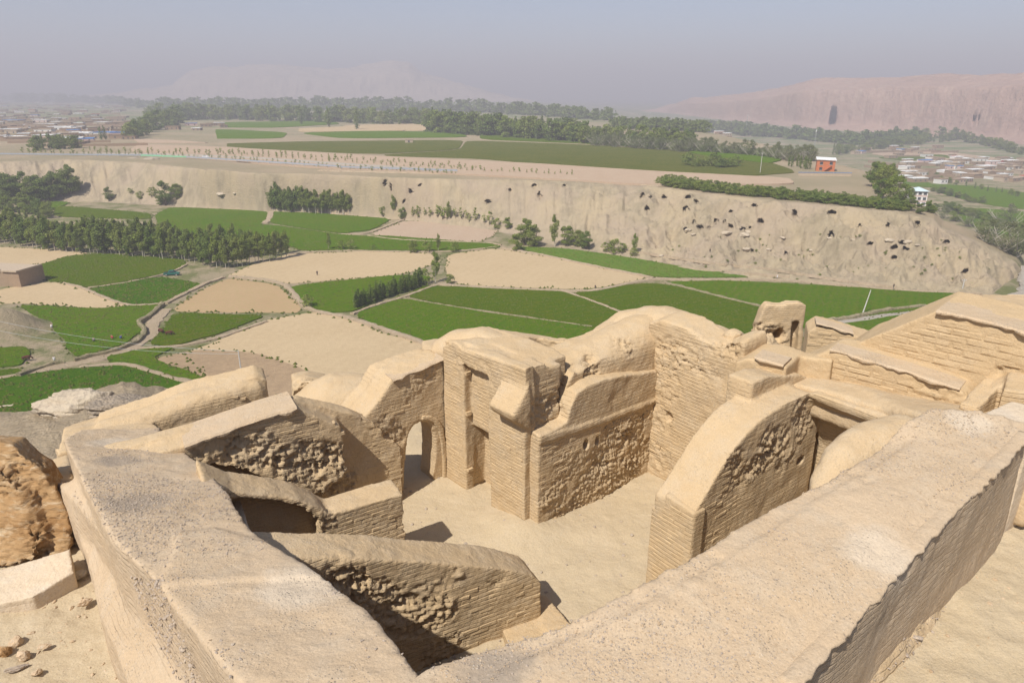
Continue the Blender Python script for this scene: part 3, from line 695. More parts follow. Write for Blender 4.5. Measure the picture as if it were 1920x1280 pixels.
# low crown along the middle
mid = [((l.lerp(r, .22) + Vector((0, 0, .05))), (l.lerp(r, .8) + Vector((0, 0, .05)))) for l, r in st]
m.strip([(tuple(l), tuple(r)) for l, r in mid], Z(-9))
Nw = ruin('rampart_wall', m, 'mud_top', .05, 'broad mud wall crossing the foreground diagonally from bottom centre to the right edge', 'wall', amp=.8, seed=1,
          ero=[(AT(1250, 1060, 6.6), .8, .05), (AT(1560, 893, 8.2), .5, .06)])
# ragged plaster crust on its outer edge
edge = [Vector(P(*b)) for b in nr[1:-2]]
def crust(edge, out, parent, name='plaster_crust', over=.035, th=.045, mat='mud_top', inner=.14, lift=.02):
    pts = []
    for a, b in zip(edge, edge[1:]):
        k = max(1, int((b - a).length / .05)); pts += [a.lerp(b, j / k) for j in range(k)]
    pts.append(edge[-1]); N = len(pts); A = np.array([tuple(p) for p in pts])
    z1 = fbm(A * 2.6, 4, 5); z2 = fbm(A * 11, 3, 8); V = []
    for i, p in enumerate(pts):
        d = (pts[min(i + 1, N - 1)] - pts[max(i - 1, 0)]); d.z = 0; d.normalize(); s = Vector((d.y, -d.x, 0)) * out
        o = over * max(.05, (.7 + 1.3 * z1[i] + 1.3 * z2[i])); t = th * (1 + .6 * z2[i])
        V += [p + s * o + Vector((0, 0, lift - t - .01)), p + s * (o + .012) + Vector((0, 0, lift - t * .5)), p + s * o * .8 + Vector((0, 0, lift - .005)), p - s * inner + Vector((0, 0, lift + .0)), p - s * (inner + .12) + Vector((0, 0, lift - .1)), p - s * (inner - .1) + Vector((0, 0, lift - t - .05))]
    F = [(6 * i + k, 6 * i + (k + 1) % 6, 6 * i + 6 + (k + 1) % 6, 6 * i + 6 + k) for i in range(N - 1) for k in range(6)] + [tuple(range(6)), tuple(6 * (N - 1) + k for k in (5, 4, 3, 2, 1, 0))]
    o = MB().add(V, F).build(name, M[mat], parent); o.data.polygons.foreach_set('use_smooth', [True] * len(o.data.polygons)); return o
crust(edge, 1, Nw)

# ---- L: near left wall
ll = [(820, 1640, -5.5), (450, 1280, -5.5), (330, 1140, -5.7), (210, 1012, -5.95), (160, 920, -6.25), (116, 832, -6.7), (150, 795, -7.1)]
lr = [(1000, 1500, -5.5), (790, 1255, -5.45), (705, 1160, -5.6), (620, 1085, -5.75), (565, 1048, -5.85), (340, 838, -6.8), (345, 800, -7.0)]
st = [(tuple(P(*a)), tuple(P(*b))) for a, b in zip(ll, lr)]
# body with a step on the inner side: narrower between the corner block and the joint
st_ = [st[0], st[1], st[2], (P(265, 1065, -5.83), P(620, 1085, -5.75)), (P(240, 1042, -5.88), P(555, 1042, -5.87)), (P(214, 1015, -5.93), P(475, 995, -6.05)), (P(200, 990, -6.0), P(458, 976, -6.1)), (P(186, 962, -6.12), P(430, 925, -6.35)), (P(160, 915, -6.32), P(392, 880, -6.7)), (P(130, 855, -6.6), P(342, 838, -7.05)), (P(118, 822, -6.85), P(300, 815, -7.25)), (P(150, 803, -7.0), P(300, 800, -7.35))]
m = MB(); m.strip(st_, Z(-11.8))
# low swell near the joint
m.strip([(P(300, 1090, -5.72), P(600, 1075, -5.72)), (P(330, 1020, -5.86), P(500, 1010, -5.9)), (P(330, 995, -5.95), P(400, 985, -6.0))], Z(-9))
# battered outer foot
m.strip([(P(110, 900, -7.3), P(150, 900, -6.9)), (P(105, 905, -7.35), P(180, 985, -6.6)), (P(150, 1000, -7.6), P(230, 1060, -6.6)), (P(200, 1180, -7.6), P(330, 1170, -6.6)), (P(290, 1380, -7.6), P(450, 1320, -6.6))], Z(-9.5))
Lw = ruin('corner_wall', m, 'mud_top', .05, 'broad gravel strewn mud wall at lower left running back to its outer corner', 'wall', amp=1.0, seed=2,
          ero=[(P(400, 1230, -6.8), .6, .05), (P(300, 1100, -7.0), .5, .04), (P(450, 985, -6.3), .35, .05)])
# ---- C: low wall in front of the room
plC = plane((.57, 11.0), (-.888, -.46))
m = MB(); n_ = nrm_in(plC)
topC = [(1015, 1092), (1003, 1080), (960, 1070), (900, 1062), (830, 1056), (700, 1049), (600, 1046), (540, 1046), (450, 1050)]
m.prism(face(plC, topC, Z(-12)), (n_.x * .72, n_.y * .72, .06))
Cw = ruin('cross_wall', m, 'mud', .04, 'low tapering mud wall in the middle foreground with a broken lower face', 'wall', seed=3, smooth_it=5,
          ero=[(W(700, 1120, *plC), .7, .18), (W(780, 1160, *plC), .75, .18), (W(650, 1100, *plC), .5, .18), (W(840, 1220, *plC), .6, .15), (W(800, 1110, *plC), .4, .08), (W(640, 1075, *plC), .45, .1), (W(850, 1085, *plC), .3, .08), (W(930, 1090, *plC), .25, .07)])
bricks(Cw, plC, [(835, 1090), (1005, 1100), (1010, 1140), (960, 1175), (885, 1215), (838, 1180)], proud=.012, skip=.3)
# ledge at its foot
m = MB(); m.strip([(P(1000, 1112, -9.75), P(1020, 1180, -9.75)), (P(1025, 1115, -9.75), P(1075, 1172, -9.75))], Z(-12)); m.strip([(P(930, 1150, -9.8), P(960, 1230, -9.8)), (P(1012, 1110, -9.78), P(1066, 1168, -9.78))], Z(-12))
ruin('step_ledge', m, 'mud', .04, 'small flat mud step beside the right end of the low cross wall', 'ledge', amp=.5, seed=4)

# ---- U: long wall from the left corner, gable and overhanging broken block
plUb = plane((-2.80, 15.45), (-.87, -.49)); plU = shift(plUb, -.5); nU = nrm_in(plU)
m = MB()
back = [(752, 838), (735, 826), (722, 824), (718, 806), (700, 790), (660, 775), (560, 752), (500, 768), (430, 792), (300, 822), (190, 850)]
m.prism(face(plUb, back, Z(-12)), (nU.x * .45, nU.y * .45, 0))
front = [(642, 800), (600, 783), (556, 764), (500, 781), (430, 806), (345, 836), (200, 880)]
m.prism(face(plU, front, bot=[(200, 980), (345, 880), (400, 873), (470, 888), (540, 915), (590, 928), (612, 922), (650, 885), (648, 835)]), (nU.x * .6, nU.y * .6, .02))
Uw = ruin('gabled_wall', m, 'mud', .045, 'long mud wall behind the corner with a gabled top and a ragged overhanging brick block', 'wall', seed=5, smooth_it=4,
          ero=[(W(480, 850, *plU), .75, .20), (W(570, 865, *plU), .75, .22), (W(400, 838, *plU), .6, .14), (W(630, 860, *plU), .5, .2), (W(620, 905, *plUb), .8, .14), (W(700, 790, *plUb), .4, .06)])
coping(plU, [(345, 836), (430, 806), (500, 781), (556, 764)], 1, Uw, over=.06, h=.07, seed=1, inner=.9)
bricks(Uw, plU, [(400, 825), (556, 775), (638, 808), (642, 850), (560, 850), (430, 845)], proud=.01, skip=.25)
bricks(Uw, plUb, [(685, 820), (715, 820), (748, 845), (754, 900), (690, 910)], proud=.01, skip=.25)
# ---- K + R1: ledge with the sloping rib
plK = plane((-2.32, 12.69), (-.85, -.53)); nK = nrm_in(plK)
m = MB()
m.prism(face(plK, [(757, 926), (690, 944), (622, 964), (600, 958)], Z(-12)), (nK.x * .7, nK.y * .7, .03))
m.prism(face(plK, [(622, 966), (598, 952), (560, 938), (520, 930), (440, 922), (380, 900)], bot=[(380, 960), (445, 934), (520, 941), (572, 953), (598, 975), (606, 1060), (624, 1060)]), (nK.x * .75, nK.y * .75, .08))
m.prism(face(shift(plK, .5), [(640, 966), (560, 938), (470, 918), (425, 912)], Z(-12)), (nK.x * .4, nK.y * .4, .0))
Kw = ruin('ledge_wall', m, 'mud', .04, 'low brick ledge with a sloping vault rib descending to it, below the gabled wall', 'wall', seed=6, smooth_it=4,
          ero=[(W(590, 985, *plK), .5, .16), (W(560, 960, *plK), .35, .1)])
bricks(Kw, plK, [(632, 975), (752, 940), (762, 1010), (640, 1010)], proud=.012, skip=.15)
# curved pale sliver beside the corner wall
m = MB(); m.strip([(P(380, 880, -7.6), P(404, 876, -7.6)), (P(400, 890, -7.35), P(432, 895, -7.35)), (P(425, 930, -7.4), P(455, 945, -7.4)), (P(450, 975, -7.5), P(475, 1010, -7.5))], Z(-12))
ruin('vault_springer', m, 'pale', .04, 'narrow curved sliver of pale wall between the corner wall and the dark niche', 'wall', amp=.5, seed=7)

# ---- AW: wall with the arched door
plA = plane((-1.86, 16.6), (-.80, -.60)); nA = nrm_in(plA)
topA = [(832, 672), (790, 690), (735, 712), (712, 750), (690, 775), (676, 792)]
out = face(plA, topA, Z(-12)); fl = [W(x, y, *plA) for x, y in [(757, 925), (759, 860), (762, 830), (768, 808), (777, 796), (788, 790), (800, 791), (809, 797), (815, 812), (817, 840), (815, 870), (812, 890)]]
out = out[:-2] + [out[-1]] + [(fl[0][0], fl[0][1], Z(-12))] + fl + [(fl[-1][0], fl[-1][1], Z(-12))] + [out[-2]]
# order: top goes right->left, so close left bottom first
top_ = [W(x, y, *plA) for x, y in topA]
out = top_ + [(top_[-1][0], top_[-1][1], Z(-12)), (fl[0][0], fl[0][1], Z(-12))] + fl + [(fl[-1][0], fl[-1][1], Z(-12)), (top_[0][0], top_[0][1], Z(-12))]
m = MB(); m.prism(out, (nA.x * .75, nA.y * .75, .05))
hi = [(832, 676), (790, 692), (736, 714), (713, 752), (690, 776), (674, 796)]
zt = [W(x, y, *plA) for x, y in hi]; pr = zt + [(p[0], p[1], p[2] - .7) for p in zt[::-1]]
m.prism(pr, (nA.x * 1.25, nA.y * 1.25, .03))
Aw = ruin('arched_door_wall', m, 'mud', .045, 'mud wall pierced by a rounded arched doorway, its top sloping down to the left', 'wall', seed=8, smooth_it=4,
          ero=[(W(800, 705, *plA), .45, .10), (W(720, 800, *plA), .5, .10), (W(740, 820, *plA), .4, .1), (W(690, 820, *plA), .5, .1), (W(770, 740, *plA), .4, .05)])
coping(plA, [(735, 713), (790, 691), (832, 673)], 1, Aw, over=.05, h=.05, inner=.4, seed=2)
bricks(Aw, plA, [(716, 758), (765, 722), (770, 770), (735, 790), (700, 800)], proud=.008, skip=.6)
# arch ring, slightly proud of the wall
V = []; ring = [(789, 786), (802, 787), (812, 792), (821, 806), (826, 830), (829, 860), (830, 897)]
ro = [(791, 778), (806, 778), (819, 784), (829, 800), (834, 828), (836, 860), (837, 900)]
pri = [W(x, y, *plA) for x, y in ring] + [W(x, y, *plA) for x, y in ro[::-1]]
m = MB(); m.prism(pri, (nA.x * -.07, nA.y * -.07, 0)); m.prism(pri, (nA.x * .1, nA.y * .1, 0)); 
ruin('arch_ring', m, 'mud', .03, amp=.3, parent=Aw, smooth_it=1, seed=8)

# ---- PS: tall pier with the recessed doorway
pc = (.24, 14.27); plP = plane(pc, (-2.1, 2.33)); nP = nrm_in(plP)
plQ = plane(pc, (.76, .65)); nQ = nrm_in(plQ)
m = MB()
# left front strip, lintel band, right strip (front skin .22 deep), solid core behind
m.prism(face(plP, [(828, 650), (850, 640), (868, 656)], Z(-12)), (nP.x * .3, nP.y * .3, 0))
m.prism(face(plP, [(916, 700), (950, 690), (985, 690)], Z(-12)), (nP.x * .3, nP.y * .3, 0))
m.prism(face(plP, [(870, 655), (930, 672), (985, 692)], bot=[(985, 745), (945, 722), (905, 700), (880, 688), (868, 680)]), (nP.x * .32, nP.y * .32, 0))
core = [W(x, y, *shift(plP, .24)) for x, y in [(832, 640), (870, 640), (930, 668), (995, 690)]]
do = [W(x, y, *shift(plP, .24)) for x, y in [(936, 925), (930, 820), (886, 796), (880, 925)]]
zz = lambda p: (p[0], p[1], Z(-12))
m.prism(core + [zz(core[-1]), zz(do[0]), do[1], do[2], zz(do[3]), zz(core[0])], (nP.x * .5, nP.y * .5, 0))
c2 = [W(x, y, *shift(plP, .7)) for x, y in [(828, 632), (870, 625), (930, 645), (985, 668), (1010, 684)]]
d2 = [W(x, y, *shift(plP, .7)) for x, y in [(970, 925), (970, 830), (915, 812), (909, 925)]]
m.prism(c2 + [zz(c2[-1]), zz(c2[0])], (nP.x * .9, nP.y * .9, 0))
# jamb masses and side facing the room
m.prism(face(plQ, [(985, 692), (1020, 690), (1052, 682)], Z(-12)), (nQ.x * .9, nQ.y * .9, 0))
# sloping buttress
b0 = [W(x, y, *plP) for x, y in [(945, 702), (986, 722), (986, 762), (930, 742)]]
ad = Vector((-nP.x, -nP.y, 0))
bt = [Vector(W(942, 702, *plP)), Vector(W(988, 722, *plP)), Vector(W(988, 800, *plP)), Vector(W(930, 770, *plP))]
V = [bt[0] + ad * .02, bt[1] + ad * .02, bt[1] + ad * .05 + Vector((0, 0, -.45)), bt[0] + ad * .55 + Vector((0, 0, -.62)), bt[1] + ad * .55 + Vector((0, 0, -.60)), bt[2] + ad * .02 + Vector((0, 0, -.1)), bt[3] + ad * .02 + Vector((0, 0, -.15))]
V = [bt[0] - ad * .1, bt[1] - ad * .1, bt[1] + ad * .42 + Vector((0, 0, -.62)), bt[0] + ad * .42 + Vector((0, 0, -.62)), bt[0] + ad * .36 + Vector((0, 0, -.78)), bt[1] + ad * .36 + Vector((0, 0, -.78)), bt[1] - ad * .1 + Vector((0, 0, -1.15)), bt[0] - ad * .1 + Vector((0, 0, -1.15))]
m.add(V, [(0, 1, 2, 3), (3, 2, 5, 4), (4, 5, 6, 7), (7, 6, 1, 0), (0, 3, 4, 7), (1, 6, 5, 2)])
Pw = ruin('tall_pier', m, 'mud', .04, 'tall mud brick pier with a recessed narrow doorway and a sloping buttress stub', 'pier', seed=9, smooth_it=3, amp=.8,
          ero=[(W(860, 680, *plP), .35, .08), (W(905, 690, *plP), .4, .06), (W(1010, 770, *plQ), .6, .14), (W(1040, 750, *plQ), .4, .12), (W(845, 840, *plP), .4, .05), (W(1030, 800, *plQ), .3, .12)])
bricks(Pw, plP, [(830, 670), (868, 680), (872, 900), (836, 890)], proud=.008, skip=.15)
bricks(Pw, shift(plP, .24), [(876, 700), (935, 735), (925, 812), (878, 788)], proud=.008, skip=.12)
bricks(Pw, plP, [(926, 780), (980, 815), (976, 940), (928, 915)], proud=.008, skip=.2)
bricks(Pw, plQ, [(990, 700), (1046, 690), (1042, 735), (990, 755)], proud=.01, skip=.15)
# ---- top mass linking arch wall and pier, with the hollow behind
m = MB()
hump(m, [(815, 640, 17.5, .4, .3), (850, 621, 17.4, .6, .45), (895, 614, 17.1, .65, .5), (935, 628, 16.7, .62, .5), (975, 650, 16.2, .62, .5), (1020, 668, 15.9, .65, .45), (1060, 668, 16.3, .6, .4), (1105, 645, 16.9, .55, .35)], Z(-7.6))
ruin('rounded_parapet', m, 'smooth', .05, 'smooth rounded parapet curving over the tall pier', 'parapet', seed=10, smooth_it=8, amp=1.2)
m = MB()
m.strip([(AT(905, 612, 20.5), AT(905, 622, 19.3)), (AT(960, 622, 20.5), AT(960, 632, 19.6)), (AT(1010, 628, 20.8), AT(1010, 633, 20.2)), (AT(1060, 632, 20.5), AT(1060, 640, 19.7)), (AT(1090, 645, 20.0), AT(1088, 655, 19.0))], Z(-11))
hb = AT(1030, 650, 19.8)
ruin('curved_back_wall', m, 'mud', .07, 'eroded hollow wall seen behind the dip of the rounded parapet', 'wall', seed=11, smooth_it=6, amp=1.1, ero=[(hb, .8, .12)])

# ---- M: rough room wall with the blind arch panel, and the high wall above it
pm = (.68, 14.19); plM = plane(pm, (3.16, 2.71)); nM = nrm_in(plM)
m = MB()
m.prism(face(plM, [(1010, 816), (1040, 806), (1064, 792), (1070, 765), (1082, 738), (1104, 722), (1135, 711), (1170, 704), (1205, 700), (1245, 692)], Z(-12)), (nM.x * .75, nM.y * .75, .05))
cor = [W(x, y, *plM) for x, y in [(1010, 818), (1070, 803), (1150, 778), (1240, 742), (1240, 750), (1150, 787), (1070, 812), (1010, 832)]]
m.prism(cor, (nM.x * -.05, nM.y * -.05, 0))
hl = W(1098, 833, *plM); hr = W(1120, 826, *plM)
push = Vector((nM.x, nM.y, -.15)) * .45
Mw = ruin('rough_room_wall', m, 'mud', .035, 'rough faced room wall with a smooth blind arch panel and two small dark holes', 'wall', seed=12, smooth_it=3, amp=.8,
          ero=[(W(1150, 830, *plM), .95, .13), (W(1070, 870, *plM), .7, .09), (W(1190, 800, *plM), .6, .13), (W(1200, 850, *plM), .8, .14), (W(1110, 910, *plM), .9, .15), (W(1040, 930, *plM), .6, .12), (W(1170, 890, *plM), .7, .16), (W(1060, 960, *plM), .5, .14), (W(1215, 770, *plM), .4, .1), (W(1050, 760, *shift(plM, .4)), .3, .1)],
          holes=[(hl, (.10, .10, .14), tuple(push)), (hr, (.09, .09, .11), tuple(push)), (W(1180, 822, *plM), (.06, .06, .06), tuple(push * .6))])
bricks(Mw, plM, [(1014, 836), (1090, 815), (1075, 860), (1024, 925), (1014, 935)], proud=.012, skip=.2)
bricks(Mw, plM, [(1110, 815), (1225, 765), (1225, 780), (1110, 830)], skip=.3)
plH = shift(plM, .62)
m = MB()
m.prism(face(plH, [(1046, 725), (1055, 704), (1062, 684), (1100, 667), (1150, 646), (1190, 626), (1215, 616), (1250, 610)], Z(-9.2)), (nM.x * 1.1, nM.y * 1.1, .05))
hump(m, [(1055, 668, 16.0, .65, .5), (1100, 643, 16.55, .75, .6), (1150, 617, 17.15, .8, .65), (1200, 592, 17.75, .8, .65), (1250, 580, 18.2, .8, .65)], Z(-8))
lip = [W(x, y, *plH) for x, y in [(1052, 700), (1100, 668), (1150, 645), (1200, 622), (1245, 600), (1242, 655), (1190, 678), (1140, 696), (1090, 716), (1058, 745)]]
m.prism(lip, (nM.x * -.28, nM.y * -.28, -.1))
m.prism([W(x, y, *plH) for x, y in [(1046, 720), (1062, 690), (1080, 700), (1062, 770), (1046, 800), (1035, 800)]], (nM.x * -.3, nM.y * -.3, 0))
Hw = ruin('high_back_wall', m, 'mud', .045, 'high smooth topped wall with a ragged brown underside above the blind arch', 'wall', seed=13, smooth_it=6,
          ero=[(W(1100, 695, *plH), .5, .3), (W(1160, 665, *plH), .6, .3), (W(1215, 640, *plH), .55, .3), (W(1058, 760, *plH), .5, .3), (W(1050, 730, *plH), .3, .2)])
# ---- SW: side wall with rounded hump to its right
ps = (3.84, 16.9); plS = plane(ps, (.607, -.795)); nS = nrm_in(plS)
m = MB()
m.prism(face(plS, [(1215, 606), (1240, 598), (1262, 606), (1290, 618), (1320, 640), (1350, 650), (1372, 640), (1393, 640), (1396, 655)], Z(-12)), (nS.x * .9, nS.y * .9, .1))
Sw = ruin('side_wall', m, 'mud', .05, 'brick side wall of the room with a small round hole and a long rounded top', 'wall', seed=14, smooth_it=6, amp=1.1,
          ero=[(W(1250, 660, *plS), .6, .15), (W(1290, 665, *plS), .5, .12), (W(1245, 720, *plS), .7, .12), (W(1230, 780, *plS), .6, .12), (W(1240, 860, *plS), .7, .12), (W(1360, 650, *plS), .5, .2), (W(1330, 700, *plS), .4, .12)],
          holes=[(W(1253, 782, *plS), (.14, .14, .13), tuple(Vector((nS.x, nS.y, -.1)) * .5))])
m = MB()
hump(m, [(1120, 628, 17.9, .7, .6), (1145, 606, 18.1, .8, .7), (1170, 586, 18.3, .9, .8), (1205, 576, 18.3, 1.0, .9), (1245, 577, 18.0, 1.0, .9), (1280, 588, 17.6, .95, .8), (1315, 604, 17.1, .85, .7), (1345, 614, 16.6, .75, .6), (1362, 622, 16.3, .6, .5)], Z(-9))
ruin('domed_roof_remnant', m, 'smooth', .05, 'highest rounded dome remnant rising against the green field', 'roof remnant', seed=15, smooth_it=8, amp=1.1)
bricks(Sw, plS, [(1230, 640), (1285, 660), (1340, 690), (1275, 730), (1275, 860), (1225, 850)], skip=.35)
m = MB(); hump(m, [(1352, 628, 16.3, .35, .3), (1372, 614, 16.1, .5, .45), (1388, 622, 15.9, .4, .4), (1396, 650, 15.8, .25, .3)], Z(-9))
ruin('broken_wall_knob', m, 'smooth', .05, 'small rounded broken knob at the right end of the dome remnant', 'wall', seed=16, smooth_it=5, ero=[(AT(1380, 655, 15.6), .6, .25)])
# ---- stepped block and brick block right of the side wall
m = MB(); A0 = (4.4, 16.2); pl1 = plane(A0, (.6, -.8)); n1 = nrm_in(pl1)
m.prism(face(pl1, [(1284, 735), (1318, 749), (1352, 764), (1400, 786)], Z(-12)), (n1.x * 1.1, n1.y * 1.1, .25))
m.prism(face(shift(pl1, 1.0), [(1285, 732), (1330, 708), (1378, 690), (1400, 700)], Z(-9)), (n1.x * .5, n1.y * .5, .1))
ruin('stepped_block', m, 'mud', .05, 'stepped mud block with a sunlit sloping top beside the side wall', 'ledge', seed=17, amp=.7)
bricks(bpy.data.objects['stepped_block'], pl1, [(1288, 745), (1345, 768), (1330, 820), (1285, 880)], proud=.005, skip=.4)

# ---- R: curved wall rising from its pillar, R2 return
pr0 = (3.48, 11.23); plR = plane(pr0, (.79, .61)); nR = nrm_in(plR)
m = MB()
topR = [(1300, 966), (1318, 938), (1340, 900), (1370, 850), (1400, 812), (1425, 788), (1450, 770), (1480, 752), (1520, 735), (1545, 745)]
m.prism(face(plR, topR, Z(-12.2)), (nR.x * .95, nR.y * .95, .0))
pe = (6.47, 13.54); plR2 = plane(pe, (.6, -.8)); n2 = nrm_in(plR2)
r2 = [Vector(W(x, y, *plR2)) for x, y in [(1512, 737), (1525, 736), (1560, 748), (1600, 762), (1650, 777), (1710, 796)]]; n2v = Vector((n2.x, n2.y, 0)); V = []; F = []
for p_ in r2: V += [p_, p_ + Vector((0, 0, -.18)), p_ + n2v * .55 + Vector((0, 0, -.75)), p_ + n2v * .85 + Vector((0, 0, -1.6)), Vector((p_.x, p_.y, Z(-11))) + n2v * .95, Vector((p_.x, p_.y, Z(-11))) + n2v * 1.6, p_ + n2v * 1.6]
for k in range(len(r2) - 1): F += [(7 * k + a, 7 * k + (a + 1) % 7, 7 * k + 7 + (a + 1) % 7, 7 * k + 7 + a) for a in range(7)]
F += [tuple(range(7)), tuple(7 * (len(r2) - 1) + a for a in range(7))[::-1]]; m.add(V, F)
m.prism(face(shift(plR, .55), [(1400, 800), (1412, 716), (1440, 704), (1500, 702), (1530, 715)], Z(-9)), (nR.x * .6, nR.y * .6, .0))
Rw = ruin('curved_rib_wall', m, 'mud', .04, 'tall wall whose curved top sweeps down from the terrace to a square pillar, face pitted', 'wall', seed=18, smooth_it=4,
          ero=[(W(1430, 860, *plR), .6, .12), (W(1400, 890, *plR), .5, .11), (W(1460, 820, *plR), .5, .12), (W(1470, 860, *plR), .4, .10), (W(1440, 830, *plR), .6, .12), (W(1500, 775, *plR), .45, .12), (W(1380, 860, *plR), .35, .12), (W(1520, 800, *plR2), .5, .1)],
          holes=[(W(1500, 862, *plR), (.20, .16, .09), tuple(Vector((nR.x, nR.y, -.2)) * .4))])
bricks(Rw, plR, [(1303, 985), (1345, 905), (1375, 870), (1390, 960), (1340, 1030), (1303, 1060)], proud=.012, skip=.2)
# pillar lower part, set forward on its left
plX = plane((2.87, 12.04), (.6, -.8)); nX = nrm_in(plX)
m = MB()
m.prism(face(plX, [(1246, 925), (1300, 962), (1302, 966)], Z(-12)), (nX.x * .35, nX.y * .35, .02))
m.prism(face(plX, [(1222, 948), (1246, 950), (1262, 960)], Z(-12)), (nX.x * .3, nX.y * .3, .02))
Xw = ruin('brick_pillar', m, 'mud', .04, 'square brick pillar standing at the foot of the curved wall', 'pillar', seed=19, smooth_it=2, amp=.4)
bricks(Xw, plX, [(1248, 940), (1298, 975), (1296, 1045), (1215, 1105), (1222, 952), (1246, 955)], proud=.012, skip=.1, length=.30)
m = MB(); m.strip([(P(1330, 1012, -9.2), P(1300, 1070, -9.2)), (P(1395, 1000, -9.2), P(1350, 1060, -9.2))], Z(-12))
m.strip([(P(1310, 1035, -9.2), P(1280, 1080, -9.2)), (P(1372, 995, -9.2), P(1420, 1030, -9.2))], Z(-12))
ruin('foot_ledge', m, 'pale', .04, 'pale step at the base of the curved wall beside the brick pillar', 'ledge', amp=.5, seed=20)
# rounded fill heap between R2 and N
m = MB(); hump(m, [(1540, 925, 9.5, .22, .25), (1556, 882, 9.7, .30, .28), (1584, 838, 10.0, .36, .30), (1618, 812, 10.25, .42, .3), (1662, 797, 10.4, .5, .3), (1720, 784, 10.6, .55, .3)], Z(-11))
ruin('rounded_fill', m, 'smooth', .05, 'rounded mud shoulder with a cracked lip between the curved wall and the broad front wall', 'wall', seed=21, smooth_it=10, amp=1.4, ero=[(AT(1600, 830, 9.75), .35, .25), (AT(1530, 890, 9.3), .5, .12)])

# ---- terraces on the right
tA = (6.74, 14.8); plT = plane(tA, (.73, -.68)); nT = nrm_in(plT)
m = MB(); m.strip([(P(1440, 712, -6.2), P(1515, 722, -6.0)), (P(1490, 694, -6.12), P(1565, 737, -5.98)), (P(1600, 720, -6.0), P(1655, 766, -5.9)), (P(1700, 740, -6.0), P(1730, 779, -5.6)), (P(1850, 760, -6.0), P(1800, 800, -5.35)), (P(2000, 790, -6.0), P(1960, 850, -5.3))], Z(-6.7))
ruin('roof_terrace', m, 'smooth', .06, 'smooth flat mud terrace in front of the long brick bench', 'terrace', seed=22, smooth_it=8)
m = MB()
m.prism(face(plT, [(1438, 708), (1478, 692), (1500, 680), (1557, 656), (1620, 674), (1700, 697), (1760, 716), (1805, 732), (1830, 760)], Z(-8)), (nT.x * 1.0, nT.y * 1.0, .05))
T1 = ruin('brick_bench', m, 'brickm', .045, 'long brick faced bench with an overhanging plaster lip below the taller terrace wall', 'wall', seed=23, smooth_it=4, amp=.8, ero=[(W(1730, 735, *plT), .4, .1), (W(1790, 750, *plT), .4, .1)])
bricks(T1, plT, [(1495, 690), (1560, 670), (1660, 700), (1740, 728), (1760, 752), (1700, 762), (1600, 728)], skip=.04, length=.50, ch=.13)
coping(plT, [(1557, 656), (1620, 674), (1700, 697), (1760, 716), (1800, 731)], 1, T1, over=.08, h=.06, seed=5, inner=.5)
tB = (8.05, 14.6); plV = plane(tB, (.70, -.71)); nV = nrm_in(plV)
m = MB()
m.prism(face(plV, [(1560, 672), (1600, 645), (1680, 612), (1757, 583), (1800, 592), (1860, 606), (1930, 625), (2050, 655)], Z(-8)), (nV.x * 1.6, nV.y * 1.6, .12))
T2 = ruin('terrace_wall', m, 'brickm', .05, 'tallest brick terrace wall at right with sloping left side and flat plastered top', 'wall', seed=24, smooth_it=4, amp=.8, ero=[(W(1890, 700, *plV), .35, .14)])
bricks(T2, plV, [(1620, 650), (1757, 598), (1915, 640), (1910, 705), (1860, 712), (1760, 685), (1640, 660)], skip=.04, length=.54, ch=.14)
coping(plV, [(1757, 583), (1800, 592), (1860, 606), (1930, 625), (2000, 642)], 1, T2, over=.08, h=.06, seed=6, inner=.9)
# brick cube left of the bench
pb = AT(1376, 745, 14.6); plB = plane((pb[0], pb[1]), (.80, .60)); plB = plane((pb[0], pb[1]), (.78, -.62)); nB = nrm_in(plB)
m = MB(); m.prism(face(plB, [(1377, 680), (1400, 672), (1440, 676), (1476, 690)], Z(-9)), (nB.x * 1.2, nB.y * 1.2, .05))
m.prism(face(shift(plB, .9), [(1365, 680), (1385, 670), (1440, 664), (1500, 668), (1560, 676)], Z(-9)), (nB.x * .4, nB.y * .4, .0))
B1 = ruin('brick_block', m, 'brickm', .045, 'square brick block with a thin cap standing left of the long bench', 'block', seed=25, smooth_it=3, amp=.6)
bricks(B1, plB, [(1380, 690), (1420, 682), (1460, 692), (1440, 710), (1380, 740)], skip=.05, length=.40, ch=.12)
coping(plB, [(1415, 670), (1440, 677), (1470, 686)], 1, B1, over=.06, h=.05, seed=8)
# far-right bits
m = MB(); m.strip([(P(1895, 690, -5.2), P(1880, 730, -5.2)), (P(2000, 690, -5.2), P(2000, 745, -5.2))], Z(-8)); m.strip([(P(1895, 655, -5.2), P(1800, 755, -5.6)), (P(1905, 690, -5.2), P(1835, 765, -5.6))], Z(-8))
c1 = ruin('edge_block', m, 'mud', .05, 'mud block cut by the right edge below the tall terrace wall', 'block', seed=26, amp=.7)
m = MB(); m.strip([(P(1895, 752, -4.9), P(1842, 775, -4.9)), (P(2000, 772, -4.9), P(1935, 812, -4.9))], Z(-7))
ruin('pale_slab', m, 'pale', .035, 'pale flat slab at the right edge on top of the broad front wall', 'slab', seed=27, amp=.5)
m = MB(); m.strip([(AT(1822, 556, 24), AT(1818, 575, 22.5)), (AT(1860, 551, 24), AT(1862, 566, 22)), (AT(1990, 556, 24), AT(1990, 580, 22))], Z(-12)); m.strip([(AT(1822, 556, 24), AT(1818, 566, 23.6)), (AT(1840, 551, 26), AT(1860, 552, 26)), (AT(1990, 550, 26), AT(1990, 556, 25.6))], Z(-12))
ruin('far_corner_wall', m, 'mud', .07, 'low rounded ruin wall behind the terraces at the right edge', 'wall', seed=28, smooth_it=5, amp=1.1)
